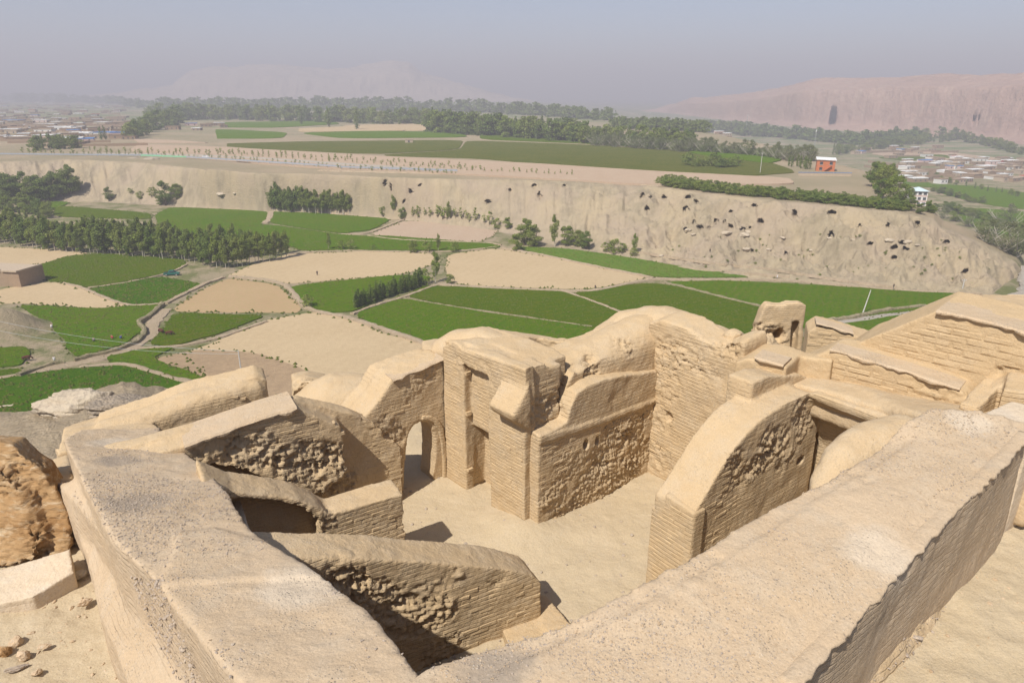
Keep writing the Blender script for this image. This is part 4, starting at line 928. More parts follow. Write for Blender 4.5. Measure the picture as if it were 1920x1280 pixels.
m = MB(); pz = plane((AT(1512, 660, 20)[0], 20), (.9, -.3)); nz_ = nrm_in(pz)
m.prism(face(pz, [(1514, 624), (1534, 611), (1560, 616), (1600, 628), (1650, 642)], Z(-12)), (nz_.x * 1.0, nz_.y * 1.0, .05))
b2 = ruin('small_brick_block', m, 'brickm', .05, 'small capped brick block between the ruined tower and the tall terrace wall', 'block', seed=29, amp=.7)
bricks(b2, pz, [(1512, 632), (1530, 622), (1590, 634), (1580, 650), (1515, 655)], skip=.08, length=.42, ch=.13)
coping(pz, [(1530, 606), (1560, 614), (1600, 626)], 1, b2, over=.06, h=.05, seed=9)

# ---- ruined tower with door
ty = 27.0; pt = plane((AT(1420, 640, ty)[0], ty), (1, -.05)); nt = nrm_in(pt)
o_ = [(1512, 660), (1513, 572), (1502, 566), (1480, 568), (1470, 572), (1455, 572), (1440, 569), (1432, 578), (1424, 600), (1416, 616), (1400, 660)]
notch = [(1482, 650), (1483, 620), (1486, 601), (1500, 602), (1497, 625), (1496, 650)]
tp = [W(x, y, *pt) for x, y in o_]; nn_ = [W(x, y, *pt) for x, y in notch]
low = lambda p, z=-14: (p[0], p[1], Z(z))
m = MB(); m.prism(tp[1:-1] + [low(tp[-1]), low(nn_[0])] + nn_ + [low(nn_[-1]), low(tp[0])], (nt.x * .45, nt.y * .45, -.1))
m.prism(tp[1:-1] + [low(tp[-1]), low(tp[0])], (nt.x * .9 , nt.y * .9 , 0)) if False else m.prism([tuple(Vector(p) + Vector((nt.x, nt.y, 0)) * .4) for p in (tp[1:-1] + [low(tp[-1]), low(tp[0])])], (nt.x * .35, nt.y * .35, -.3))
ruin('ruined_tower', m, 'mud', .07, 'ruined mud tower with a dark doorway standing against the green field', 'tower', seed=30, smooth_it=3, amp=1.0,
     ero=[(W(1440, 640, *pt), 1.3, .25), (W(1420, 630, *pt), 1.0, .3)], holes=[(W(1461, 628, *pt), (.22, .5, .3), (0, .8, 0))])
m = MB(); m.strip([(AT(1385, 650, 25), AT(1380, 670, 23.6)), (AT(1420, 622, 25), AT(1415, 645, 23.8)), (AT(1450, 630, 25), AT(1448, 648, 24)), (AT(1466, 652, 25), AT(1460, 670, 24))], Z(-14))
ruin('tower_rubble_mass', m, 'mud', .08, 'slumped mud mass leaning on the left foot of the ruined tower', 'ruin', seed=31, smooth_it=5, amp=1.2, ero=[(AT(1430, 645, 23.9), 1.2, .25)])
# ---- left far wall, mounds
plL2 = plane((AT(498, 735, 19)[0], 19), (-.93, -.40)); nL2 = nrm_in(plL2)
m = MB(); m.prism(face(plL2, [(499, 712), (480, 706), (450, 714), (400, 726), (340, 742), (290, 760), (255, 772), (180, 800)], Z(-14)), (nL2.x * .8, nL2.y * .8, .1))
hump(m, [(500, 716, 19.3, .4, .3), (480, 702, 19.2, .55, .4), (445, 711, 18.9, .55, .4), (400, 723, 18.5, .55, .4), (340, 738, 18, .55, .4), (290, 757, 17.6, .55, .4), (240, 775, 17.2, .6, .4), (180, 795, 16.8, .6, .4)], Z(-14)); m.strip([(AT(120, 800, 17.5), AT(105, 850, 15)), (AT(200, 775, 18.5), AT(210, 820, 15.5)), (AT(260, 768, 19), AT(300, 800, 16.3))], Z(-14))
L2 = ruin('far_parapet_wall', m, 'mud', .05, 'long rounded parapet wall behind the gabled wall, its brick face in half shade', 'wall', seed=32, smooth_it=6, amp=1.1, ero=[(W(340, 768, *plL2), .5, .1), (W(400, 745, *plL2), .5, .08)])
bricks(L2, plL2, [(280, 785), (380, 750), (490, 722), (490, 745), (380, 775), (300, 800)], proud=.0, skip=.35)
m = MB(); m.strip([(AT(545, 700, 23), AT(548, 735, 21)), (AT(575, 692, 23.5), AT(570, 712, 21.5)), (AT(610, 700, 23.5), AT(620, 740, 20))], Z(-14))
ruin('eroded_stub', m, 'mud', .06, 'small eroded mud stub left of the arched door wall', 'ruin', seed=33, smooth_it=6, amp=1.2, ero=[(AT(560, 715, 21.4), .8, .2)])
m = MB(); hump(m, [(545, 745, 20, .8, .8), (580, 715, 20, 1.1, 1.0), (615, 703, 20, 1.3, 1.1), (660, 706, 20, 1.3, 1.1), (710, 712, 20, 1.2, 1.0)], Z(-14))
ruin('smooth_mound', m, 'smooth', .08, 'smooth rounded mud mound beside the arched door wall', 'mound', seed=34, smooth_it=14, amp=1.5)
m = MB(); m.strip([(AT(790, 638, 18.4), AT(792, 660, 17.4)), (AT(815, 632, 18.6), AT(820, 655, 17.2)), (AT(840, 636, 18.6), AT(845, 650, 17.3))], Z(-9))
ruin('flat_knob', m, 'smooth', .05, 'small flat topped knob at the meeting of arched door wall and parapet', 'ruin', seed=35, smooth_it=6, amp=.7)
m = MB(); m.strip([(P(100, 838, -8.5), P(132, 880, -8.5)), (P(125, 838, -8.5), P(140, 870, -8.5))], Z(-11)); m.strip([(AT(70, 870, 15), AT(60, 900, 12.5)), (AT(130, 850, 15), AT(140, 900, 12))], Z(-12))
ruin('outer_stub_wall', m, 'mud', .06, 'low mud stub outside the left corner above the brown boulder', 'wall', seed=36, smooth_it=5)

# ---- grounds inside and beside the ruins
def ground_sheet(name, quad, z, nz_amp, mat, res=.09, kind='structure', label=None, fn=None):
    c = [Vector(P(x, y, z)) for x, y in quad]
    a = np.array([tuple(v)[:2] for v in c]); x0, y0 = a.min(0) ; x1, y1 = a.max(0)
    X, Y = np.meshgrid(np.arange(x0, x1, res), np.arange(y0, y1, res), indexing='ij')
    q = np.stack([X.ravel(), Y.ravel(), 0 * X.ravel()], 1)
    zz = CZ + z + (fbm(q * .5, 3, 61) * .12 + fbm(q * 2.5, 4, 63) * .04 + fbm(q * 9, 2, 67) * .012) * nz_amp
    if fn is not None: zz += fn(q[:, 0], q[:, 1])
    V = np.column_stack([q[:, :2], zz]); I = np.arange(X.size).reshape(X.shape)
    keep = inside([tuple(v)[:2] for v in c], X, Y)
    F = np.stack([I[:-1, :-1], I[1:, :-1], I[1:, 1:], I[:-1, 1:]], -1).reshape(-1, 4)
    F = F[keep[:-1, :-1].ravel()]; used = np.unique(F); rm = np.zeros(len(V), int); rm[used] = np.arange(len(used)); V = V[used]; F = rm[F]
    me = bpy.data.meshes.new(name); me.from_pydata(V.tolist(), [], F.tolist()); me.polygons.foreach_set('use_smooth', [True] * len(F))
    return tag(link(name, me, M[mat]), label, None, None, kind)
def roomfn(x, y):                                  # floor banks up softly against the pier and drops in front of the cross wall
    d = np.hypot(x - .2, y - 14.3); r = .28 * np.exp(-(d / .8) ** 2)
    s = (x - .57) * .46 + (-(y - 11.0)) * .888
    return r - smooth(0, 1.0, s) * (x < .4) * 1.5
ground_sheet('outer_yard', [(560, 770), (1100, 770), (1000, 862), (640, 862)], -10.3, 1.5, 'floor', .15)
ground_sheet('room_floor', [(480, 850), (1600, 850), (1500, 1250), (900, 1420), (560, 1400), (300, 1050)], -10, .8, 'floor', .08, fn=roomfn)
LG = ground_sheet('left_ground', [(-500, 1020), (150, 1020), (330, 1300), (400, 1500), (-500, 1500)], -8.35, 1.6, 'floor', .06, fn=lambda x, y: smooth(-5.5, -9.5, x) * .1 - .0 * y)
RG = ground_sheet('right_ground', [(1380, 1440), (1500, 1290), (1650, 1115), (1800, 955), (1912, 850), (2150, 760), (2700, 1440)], -6.75, 1.2, 'floor', .06)
# talus against the outer face of the broad wall
m = MB(); m.strip([(P(1500, 1290, -6.2), P(1660, 1290, -6.85)), (P(1660, 1120, -6.0), P(1760, 1180, -6.8)), (P(1800, 965, -5.8), P(1880, 1000, -6.8)), (P(1905, 860, -5.6), P(1980, 880, -6.8))], Z(-7.5))
ruin('wall_footing', m, 'mud', .045, 'eroded rubble footing along the outer base of the broad front wall', 'footing', seed=37, smooth_it=6, amp=1.5, ero=[(P(1830, 960, -6.2), 1.0, .16), (P(1700, 1120, -6.3), .7, .12), (P(1760, 1040, -6.3), .6, .12)])

# ---- left rocks
def rock(name, c, size, mat, seed, label=None, cat=None, sub=5, ang=0, amp=.35, flat=1.0, tilt=0):
    bm = bmesh.new(); bmesh.ops.create_icosphere(bm, subdivisions=sub, radius=1); me = bpy.data.meshes.new(name); bm.to_mesh(me); bm.free()
    p = get_co(me); q = p * 1.2 + seed * 7.7
    # facet planes make it angular
    r_ = np.random.default_rng(seed); nf = 9 if name == 'boulder' else 16; N = r_.normal(size=(nf, 3)); N /= np.linalg.norm(N, axis=1)[:, None]; D = r_.uniform(.5 if nf == 9 else .62, .85, nf)
    dots = p @ N.T; lim = np.where(dots > .05, D / np.maximum(dots, .05), 9).min(1); rad = np.minimum(1, lim)
    rad = rad + fbm(q * 2, 5, seed) * amp * .45 + (ridged(q * np.array([1.5, 1.5, 5]), 3, seed + 2) - .5) * amp * .25
    p = p * rad[:, None] * np.array(size); me.vertices.foreach_set('co', p.astype(np.float32).ravel()); me.update()
    if sub > 2: me.polygons.foreach_set('use_smooth', [True] * len(me.polygons))
    o = link(name, me, M[mat]); o.location = c; o.rotation_euler = (tilt, ang * .3, ang); return tag(o, label, cat)
m = MB(); fr = [(-120, 850, 10.4), (-40, 826, 10.3), (22, 832, 10.2), (52, 862, 10.0), (78, 880, 9.9), (104, 922, 9.7), (128, 968, 9.5), (136, 1022, 9.3), (110, 1046, 9.1), (50, 1064, 9.0), (-40, 1092, 9.0), (-150, 1110, 9.2)]
fr = [(a, b, d + 1.75) for a, b, d in fr]; m.prism([AT(*q) for q in fr], (-.5, 1.0, -.35))
m.prism([AT(x, y, d + 1.45) for x, y, d in [(-100, 900, 10.2), (-10, 880, 10.0), (40, 925, 9.8), (85, 1000, 9.5), (60, 1050, 9.1), (-60, 1080, 9.0)]], (0, .9, 0))
ruin('boulder', m, 'rock', .045, 'huge angular rust brown boulder at the left edge behind the fallen slab', 'boulder', amp=1.0, seed=44, smooth_it=1, ero=[(AT(60, 900, 11.7), .8, .16), (AT(100, 1000, 11.0), .6, .14), (AT(20, 1030, 10.7), .7, .16), (AT(0, 900, 11.7), .7, .12)])
m = MB(); m.strip([(P(-60, 1085, -8.1), P(-60, 1145, -8.15)), (P(60, 1048, -8.0), P(60, 1118, -8.05)), (P(132, 1026, -7.95), P(140, 1070, -8.0))], Z(-8.45))
ruin('fallen_slab', m, 'pale', .035, 'flat pale mud slab lying in front of the brown boulder', 'slab', seed=38, amp=.8, smooth_it=3)
def st_at(o_mesh): pass
def stone_thing(px, py, z, s, seed, label, mat='tanstone', dims=(1, .8, .5), ang=0):
    c = Vector(P(px, py, z)); rock('stone', c + Vector((0, 0, s * .15)), (s * dims[0], s * dims[1], s * dims[2]), mat, seed, label, 'stone', 3, ang, .5).data.shade_flat()
stone_thing(30, 1255, -8.3, .17, 11, 'long grey flat stone at the bottom left corner', 'stone', (1.1, .35, .3), .7)
stone_thing(45, 1230, -8.3, .12, 12, 'pointed tan stone on the ground at lower left', 'tanstone', (1, .8, .8), .2)
stone_thing(32, 1205, -8.3, .14, 13, 'blocky tan stone nearest the dark crevice at lower left', 'tanstone', (.9, .8, .9), 1)
stone_thing(82, 1212, -8.3, .09, 14, 'small flat tan stone by itself at lower left', 'tanstone', (1.2, .7, .4), .4)
stone_thing(70, 1262, -8.3, .10, 15, 'small orange tan stone near the bottom edge at left', 'tanstone', (1.2, .8, .5), 2)
stone_thing(8, 1225, -8.3, .16, 16, 'dark tan rock cut by the left edge near the bottom', 'rock', (1, .8, .8), 2)
stone_thing(160, 1130, -8.3, .13, 17, 'pale stone lying against the foot of the left wall', 'tanstone', (1.2, .7, .6), 1.2)
stone_thing(148, 1078, -8.3, .13, 18, 'whitish stone at the end of the fallen slab', 'white_rock', (1.2, .8, .7), .6)
rock('outcrop', Vector(TG(165, 758)) + Vector((0, 0, -.1)), (2.0, 1.2, .75), 'white_rock', 21, 'pale rocky outcrop on the rubble slope above the dark green field', 'rock', 5, .1, .5)
rock('outcrop', Vector(TG(20, 762)), (2.6, 1.3, .45), 'white_rock', 22, 'low whitish outcrop at the left edge of the rubble slope', 'rock', 5, .3, .5)
rock('outcrop', Vector(TG(250, 764)), (1.7, 1.0, .5), 'rubble', 23, 'grey crumbly outcrop right of the pale one on the rubble slope', 'rock', 5, .8, .5)
# small stones on the wall tops and floors
def stones_on(obj, N, smin, smax, mats, name, label, region=None, minz=.75, parent=None):
    me = obj.data; p = get_co(me); no = get_no(me); k = np.where(no[:, 2] > minz)[0]
    if region is not None:
        u, v = project(p[k]); k = k[region(u, v, p[k])]
    if len(k) == 0: return
    pick = rng.choice(k, N); bm = bmesh.new(); bmesh.ops.create_icosphere(bm, subdivisions=1, radius=1); base = np.array([tuple(v.co) for v in bm.verts]); fb = [[v.index for v in f.verts] for f in bm.faces]; bm.free()
    V = []; F = []; s = smin + (smax - smin) * rng.random(N) ** 4
    for i, j in enumerate(pick):
        R_ = rng.normal(size=(3, 3)) * .25 + np.eye(3); b = len(V) * 1
        pts = (base * rng.uniform(.7, 1.15, (len(base), 1))) @ R_ * s[i] * np.array([1, 1, .6]) + p[j] + np.array([rng.uniform(-.03, .03), rng.uniform(-.03, .03), s[i] * .15])
        V.append(pts); F.append(np.array(fb) + i * len(base))
    me2 = mesh(name, np.concatenate(V), np.concatenate(F).tolist()); o = link(name, me2, M[mats], parent)
    return tag(o, label, None, None, 'stuff')
drift = lambda f: (lambda u, v, p: (fbm(p * .9, 3, 71) + rng.uniform(-.5, .35, len(p)) + f(u, v)) > 0)
near_grav = lambda u, v: 1.1 * np.exp(-(((u - 270) / 110) ** 2 + ((v - 945) / 70) ** 2)) - .30
stones_on(Lw, 9000, .005, .019, 'stone', 'gravel', 'grey gravel scattered over the lower left wall top', drift(near_grav), parent=Lw)
stones_on(Lw, 3500, .004, .016, 'tanstone', 'gravel', 'tan grit scattered over the lower left wall top', drift(near_grav), parent=Lw)
near2 = lambda u, v: 1.0 * np.exp(-(((u - 1050) / 260) ** 2 + ((v - 1210) / 60) ** 2)) - .35
stones_on(Lw, 900, .008, .035, 'stone', 'wall_stones', 'grey stones set in the outer face of the lower left wall', lambda u, v, p: (np.abs(u - (300 + (v - 1150) * .42)) < 26) & (v > 1080) & (v < 1330), -.5, Lw)
stones_on(Nw, 5200, .004, .015, 'stone', 'gravel', 'grey gravel scattered along the broad front wall top', drift(near2), parent=Nw)
stones_on(Nw, 5000, .004, .014, 'tanstone', 'gravel', 'tan grit scattered along the broad front wall top', drift(lambda u, v: -.1), parent=Nw)
stones_on(LG, 1500, .008, .045, 'tanstone', 'loose_stones', 'loose stones on the ground at lower left')
stones_on(RG, 700, .008, .04, 'tanstone', 'loose_stones', 'loose stones on the path at lower right')
stones_on(bpy.data.objects['room_floor'], 900, .008, .05, 'stone', 'loose_stones', 'small stones on the room floor')
for nm in ('wall_footing',): stones_on(bpy.data.objects[nm], 500, .01, .05, 'stone', 'gravel', 'stones stuck in the rubble footing', None, .3, bpy.data.objects[nm])

# ================================================================= FAR CLIFFS AND MOUNTAINS
def cliff_strip(name, pxs, basef, topf, rback, zbase, mat, niches=(), amp=1.0, nv=90, steep=.6, seed=0, label=None):
    pxs = np.array(pxs, float); V = []
    nx = len(pxs)
    B = np.array([P(x, basef(x), zbase) for x in pxs]); rb_ = np.hypot(B[:, 0], B[:, 1]); az = np.arctan2(B[:, 0], B[:, 1])
    T = []
    for i, x in enumerate(pxs):
        dx, dy, dz = ray(x, topf(x)); t = (rb_[i] + rback) / math.hypot(dx, dy); T.append(CZ + dz * t)
    T = np.array(T); v = np.linspace(-.25, 1.6, nv)
    vv = np.clip(v, 0, 1); prof = steep * smooth(.18, .42, vv) + (1 - steep) * vv
    r = rb_[:, None] + rback * v[None, :]; A = az[:, None] + 0 * r
    z = (CZ + zbase) + (T - CZ - zbase)[:, None] * prof[None, :]; z = np.where(v[None, :] < 0, CZ + zbase - 2 + 0 * z, z)
    z = np.where(v[None, :] > 1, T[:, None] + 0 * z - (v[None, :] - 1) * 30, z)
    x = r * np.sin(A); y = r * np.cos(A); q = np.stack([x.ravel(), y.ravel(), z.ravel()], 1)
    n1 = ridged(q / np.array([75, 75, 110]), 5, seed).reshape(z.shape); n2 = fbm(q / 120, 4, seed + 9).reshape(z.shape)
    m = smooth(0, .1, v)[None, :]
    r = r + (n1 - .3) * -13 * amp * m; z = z + n2 * 10 * amp * m
    x = r * np.sin(A); y = r * np.cos(A); pu, pv = project(np.stack([x, y, z], -1))
    for cx, cy, ra, rc, dp in niches:
        d = (np.abs(pu - cx - (cy - pv) * .12) / (ra * (1 + .25 * np.clip((pv - cy) / rc, -1, 1)))) ** 2.6 + (np.abs(pv - cy) / rc) ** 3; r = r + (1 - smooth(.5, 1.1, d)) * dp
    x = r * np.sin(A); y = r * np.cos(A)
    V = np.stack([x, y, z], -1).reshape(-1, 3); I = np.arange(nx * nv).reshape(nx, nv)
    F = np.stack([I[:-1, :-1], I[1:, :-1], I[1:, 1:], I[:-1, 1:]], -1).reshape(-1, 4)
    me = bpy.data.meshes.new(name); me.from_pydata(V.tolist(), [], F.tolist()); me.update(); me.polygons.foreach_set('use_smooth', [True] * len(F))
    return tag(link(name, me, mat), kind='structure')
def cliffmat(name, a, b, c3, s):
    n = NT(name); z = n.mapv((.004 * s, .004 * s, .03 * s)); c = n.mix(n.ramp(n.noise(1, 6, .6, z), [(.4, 0.0), (.6, 1.0)]), a, b)
    c = n.mix(n.ramp(n.noise(.03 * s, 6, .7, n.mapv((1, 1, .3))), [(.5, 0.0), (.68, .8)]), c, c3)
    v = n.vor(.09 * s, n.mapv((1, 1, 1.4))); c = n.mix(n.math('MULTIPLY', n.ramp(v, [(.10, 1.0), (.2, 0.0)]), n.ramp(n.noise(.012 * s, 3, .5), [(.5, 0.0), (.6, .8)])), c, (.14, .09, .07))
    return n.done(c, n.bump(n.noise(.05 * s, 8, .7), 12, .7))
M['redcliff'] = cliffmat('red_cliff', (.43, .285, .22), (.39, .26, .205), (.47, .34, .26), 1.0)
M['palemt'] = cliffmat('pale_mountain', (.50, .39, .30), (.54, .42, .32), (.36, .28, .22), .5)
bx = [1150, 1250, 1330, 1420, 1500, 1560, 1640, 1760, 1920, 2400]; by = [212, 216, 224, 232, 240, 244, 249, 258, 272, 300]
tx = [1150, 1230, 1290, 1340, 1400, 1450, 1500, 1545, 1600, 1700, 1800, 1920, 2400]; ty_ = [212, 205, 186, 180, 173, 165, 152, 148, 144, 142, 139, 137, 140]
cliff_strip('buddha_cliff', np.concatenate([np.linspace(1150, 2000, 620), np.linspace(2010, 2400, 40)]), lambda x: np.interp(x, bx, by), lambda x: np.interp(x, tx, ty_), 260, -80, M['redcliff'],
            niches=[(1562, 219, 6.5, 18, 90), (1827, 222, 2.5, 6, 30), (1513, 217, 3, 3, 25), (1835, 225, 2, 4, 25), (1630, 192, 9, 3, 20)], seed=3)
mx = [150, 250, 330, 360, 400, 470, 560, 620, 680, 720, 740, 770, 790, 840, 900, 960, 1000]; my = [182, 172, 158, 134, 128, 122, 124, 130, 124, 116, 112, 116, 134, 150, 168, 182, 192]
cliff_strip('far_mountain', np.linspace(150, 1000, 420), lambda x: 193.0, lambda x: np.interp(x, mx, my), 700, -45, M['palemt'], amp=2.2, seed=8, steep=.45)
fx = [-900, -300, 0, 200, 400]; fy = [150, 165, 172, 184, 192]

# ================================================================= VEGETATION
def leafmat(name, a, b, y):
    n = NT(name, .7, .2)
    oi = n.t.nodes.new('ShaderNodeObjectInfo').outputs['Random']
    c = n.mix(n.ramp(n.noise(.6, 3, .6), [(.35, 0.0), (.65, 1.0)]), a, b); c = n.mix(n.math('MULTIPLY', oi, .6), c, y)
    n.done(c)
    tr = n.t.nodes.new('ShaderNodeBsdfTranslucent'); n.link(c, tr.inputs[0]); mx_ = n.t.nodes.new('ShaderNodeMixShader'); mx_.inputs[0].default_value = .4
    out = n.t.nodes['Material Output']; n.link(n.b.outputs[0], mx_.inputs[1]); n.link(tr.outputs[0], mx_.inputs[2]); n.link(mx_.outputs[0], out.inputs[0]); return n.m
M['leaf'] = leafmat('tree_leaves', (.185, .25, .035), (.23, .285, .05), (.28, .30, .085))
M['leafd'] = leafmat('dark_leaves', (.13, .20, .035), (.165, .225, .04), (.21, .25, .06))
M['leafp'] = leafmat('pale_leaves', (.16, .20, .075), (.20, .225, .095), (.25, .25, .13))
M['bark'] = rockmat('pale_bark', (.42, .38, .31), (.50, .46, .38), (.3, .26, .2), 3, .03)
M['barkd'] = rockmat('brown_bark', (.16, .12, .085), (.2, .16, .11), (.1, .08, .06), 3, .03)
def crown_mesh(h, w, base, n, leaf, seed, kind='poplar', lobes=None):
    r_ = np.random.default_rng(seed); L = []; lobes = lobes or (13 if kind == 'poplar' else 17)
    for i in range(lobes):
        t = (i + .5) / lobes + r_.uniform(-.05, .05)
        if kind == 'poplar': prof = math.sin(math.pi * min(.96, max(.10, t)) ** .9) ** .45; rad = w * .5 * prof; off = .42
        elif kind == 'round': prof = math.sin(math.pi * min(.93, max(.14, t))) ** .5; rad = w * .5 * prof; off = .62
        else: rad = w * .5 * (.55 + .45 * t); off = .8
        a = r_.uniform(0, 6.28); L.append((math.cos(a) * rad * off, math.sin(a) * rad * off, base + (h - base) * t, max(rad * r_.uniform(.45, .72), w * .12), (h - base) / lobes * r_.uniform(1.3, 2.3)))
    L = np.array(L); k = r_.integers(0, lobes, n); d = r_.normal(size=(n, 3)); d /= np.linalg.norm(d, axis=1)[:, None]; rr = r_.uniform(.35, 1.08, n) ** .6
    c = L[k, :3] + d * rr[:, None] * np.stack([L[k, 3], L[k, 3], L[k, 4]], 1)
    c[:, 2] = np.maximum(c[:, 2], base * .6)
    s = leaf * r_.uniform(.5, 1.25, n); nn = d * .8 + r_.normal(size=(n, 3)) * .6 + np.array([0, 0, .35]); nn /= np.linalg.norm(nn, axis=1)[:, None]
    a = np.cross(nn, r_.normal(size=(n, 3))); a /= np.linalg.norm(a, axis=1)[:, None]; b = np.cross(nn, a)
    if kind == 'poplar': b[:, 2] *= 1.3
    j = lambda: r_.uniform(.6, 1.2, n)[:, None]
    V = np.stack([c - a * s[:, None] * j(), c - b * s[:, None] * .7 * j(), c + a * s[:, None] * j(), c + b * s[:, None] * .7 * j()], 1).reshape(-1, 3)
    F = np.arange(4 * n).reshape(-1, 4); return mesh('crown', V, F.tolist())
def trunk_mesh(h, r, seed, limbs=5, lean=.05, multi=1, spread=.4):
    r_ = random.Random(seed); m = MB()
    for q in range(multi):
        a0 = r_.uniform(0, 6.28); p = Vector((math.cos(a0) * .25 * (multi > 1), math.sin(a0) * .25 * (multi > 1), -.4)); d = Vector((math.cos(a0) * spread * (multi > 1), math.sin(a0) * spread * (multi > 1), 1)); seg = 4
        for k in range(seg):
            e = p + (d + Vector((r_.uniform(-lean, lean), r_.uniform(-lean, lean), 0))) * (h / seg)
            m.tube(p, e, r * (1 - k / seg * .75), r * (1 - (k + 1) / seg * .75), 6)
            if k >= 1:
                for _ in range(max(1, limbs // multi // 2)):
                    a = r_.uniform(0, 6.28); L = h * r_.uniform(.15, .28); m.tube(p.lerp(e, r_.random()), p.lerp(e, .5) + Vector((math.cos(a) * L * .6, math.sin(a) * L * .6, L)), r * .3, r * .08, 5)
            p = e
    return m.fixed('trunk')
def tree_proto(name, h, w, base, n, leaf, seed, kind, mleaf, mbark, tr=.13, multi=1, limbs=5, spread=.35):
    cm = crown_mesh(h, w, base, n, leaf, seed, kind); cm.materials.append(M[mleaf])
    tm = trunk_mesh(h * .8, tr, seed, limbs, multi=multi, spread=spread * w / h); tm.materials.append(M[mbark]); return (name, cm, tm)
PR = {}
for k in range(4): PR['pop%d' % k] = tree_proto('poplar_tree', 10.5, 4.0, 2.9, 2000, .23, 100 + k, 'poplar', 'leaf', 'bark', .13)
for k in range(3): PR['popd%d' % k] = tree_proto('poplar_tree', 9.5, 4.0, 1.8, 1900, .24, 110 + k, 'poplar', 'leafd', 'bark', .12)
for k in range(4): PR['will%d' % k] = tree_proto('willow_tree', 8.5, 7.0, .9, 3400, .26, 120 + k, 'round', 'leaf' if k % 2 else 'leafd', 'barkd', .22, 2)
for k in range(3): PR['pale%d' % k] = tree_proto('willow_tree', 9, 8.0, .6, 2600, .22, 130 + k, 'round', 'leafp', 'bark', .16, 6, spread=1.1)
for k in range(3): PR['bush%d' % k] = tree_proto('bush', 2.6, 3.0, .2, 420, .20, 140 + k, 'round', 'leaf', 'barkd', .06, 3)
for k in range(3): PR['sap%d' % k] = tree_proto('sapling', 3.0, 1.3, .7, 60, .22, 150 + k, 'poplar', 'leaf', 'barkd', .05, 1, 2)
for k in range(4): PR['far%d' % k] = tree_proto('distant_tree', 14, 12, .2, 1100, .75, 160 + k, 'round', 'leafd' if k % 2 else 'leaf', 'barkd', .35, 2)
for k in range(2): PR['fpop%d' % k] = tree_proto('distant_poplar', 17, 6, .8, 500, .6, 170 + k, 'poplar', 'leafd', 'bark', .3)
for k in range(2): PR['shrub%d' % k] = tree_proto('orchard_bush', 3.6, 4.2, .3, 600, .26, 180 + k, 'round', 'leafd' if k else 'leaf', 'barkd', .08, 2)
PR['reed0'] = tree_proto('reed_clump', 4.0, 1.7, .1, 320, .22, 190, 'poplar', 'leafd', 'barkd', .04, 3)
CNT = {}
def part3(label, x):
    return label + (', left part' if x < 150 else ', right of centre' if x > 330 else '') 
def where(x, x0, x1): return 'toward its left end' if x < x0 + (x1 - x0) / 3 else 'in its middle' if x < x0 + (x1 - x0) * 2 / 3 else 'toward its right end'
def tree(pk, loc, s=1.0, sz=None, label=None, cat='tree', group=None):
    nm, cm, tm = PR[pk]; r = empty(nm, loc, random.uniform(0, 6.28)); sz = sz or s * random.uniform(.88, 1.12); r.scale = (s * random.uniform(.9, 1.1), s * random.uniform(.9, 1.1), sz)
    tag(r, label, cat, group); link('trunk', tm, None, r); link('crown', cm, None, r); return r
def pick(k): 
    ks = [q for q in PR if q.rstrip('0123456789') == k]; return random.choice(ks)
def tpx(k, px, py, hpx, label, cat='tree', group=None, z=0, wf=1.0):
    """a tree whose foot is seen at px,py and whose height in the photo is hpx pixels"""
    loc = TG(px, py, z); z = loc[2]; nm = pick(k); d = math.hypot(loc[1], CZ - z)
    h = hpx * (loc[1] * cp + (CZ - z) * sp) / FPX / math.cos(math.atan2(CZ - z, loc[1]) )
    hb = {'pop': 10.5, 'popd': 9.5, 'will': 8.5, 'pale': 9, 'bush': 2.6, 'sap': 3.0, 'far': 14, 'fpop': 17, 'shrub': 3.6, 'reed': 4.0}[k] * 1.12
    s = h / hb; return tree(nm, loc, s * wf, s, label, cat, group)
def along(pts, n, jx=3, jy=2):
    L = [0]; 
    for a, b in zip(pts, pts[1:]): L.append(L[-1] + math.dist(a, b))
    for i in range(n):
        t = (i + .5) / n * L[-1]; k = max(j for j in range(len(L)) if L[j] <= t); k = min(k, len(pts) - 2); f = (t - L[k]) / (L[k + 1] - L[k])
        yield pts[k][0] + (pts[k + 1][0] - pts[k][0]) * f + random.uniform(-jx, jx), pts[k][1] + (pts[k + 1][1] - pts[k][1]) * f + random.uniform(-jy, jy)
# long poplar grove: three staggered rows
g1 = 'poplars in the long grove across the left fields'; l1 = 'slim poplar with pale trunk standing in the long grove left of centre'
for row, (pts, n, h) in enumerate([([(-25, 452), (100, 470), (200, 476), (300, 484), (370, 492), (400, 502)], 52, 58), ([(-25, 444), (100, 460), (220, 466), (330, 474), (420, 488)], 44, 56), ([(180, 458), (300, 466), (420, 472), (480, 474)], 28, 50)]):
    for x, y in along(pts, n): tpx('pop' if random.random() < .65 else 'popd', x, y, h * random.uniform(.74, 1.14), 'slim pale trunked poplar of the long grove, %s row, %s' % (('front', 'second', 'back')[row], where(x, 0, 480)), group=g1 + ', ' + ('front', 'second', 'back')[row] + ' row, ' + where(x, 0, 480), wf=1.15)
for x, y in along([(400, 503), (440, 500), (490, 492), (540, 484)], 17): tpx('pop', x, y, random.uniform(46, 60), 'leafy poplar at the front of the right tip of the long grove', group='poplars at the front right tip of the long grove', wf=1.1)
for x, y in along([(420, 488), (480, 482), (540, 476)], 10): tpx('pop', x, y, random.uniform(42, 52), 'shorter poplar at the back of the right tip of the long grove', group='poplars at the back right tip of the long grove')
g2 = 'leafy trees massed at the upper left'; l2 = 'dense leafy tree in the mass at the left edge below the cliff'
for x, y in along([(-20, 372), (20, 374), (60, 376), (110, 372), (150, 358)], 13, 6, 3): tpx('will', x, y, random.uniform(42, 62), l2, group=g2)
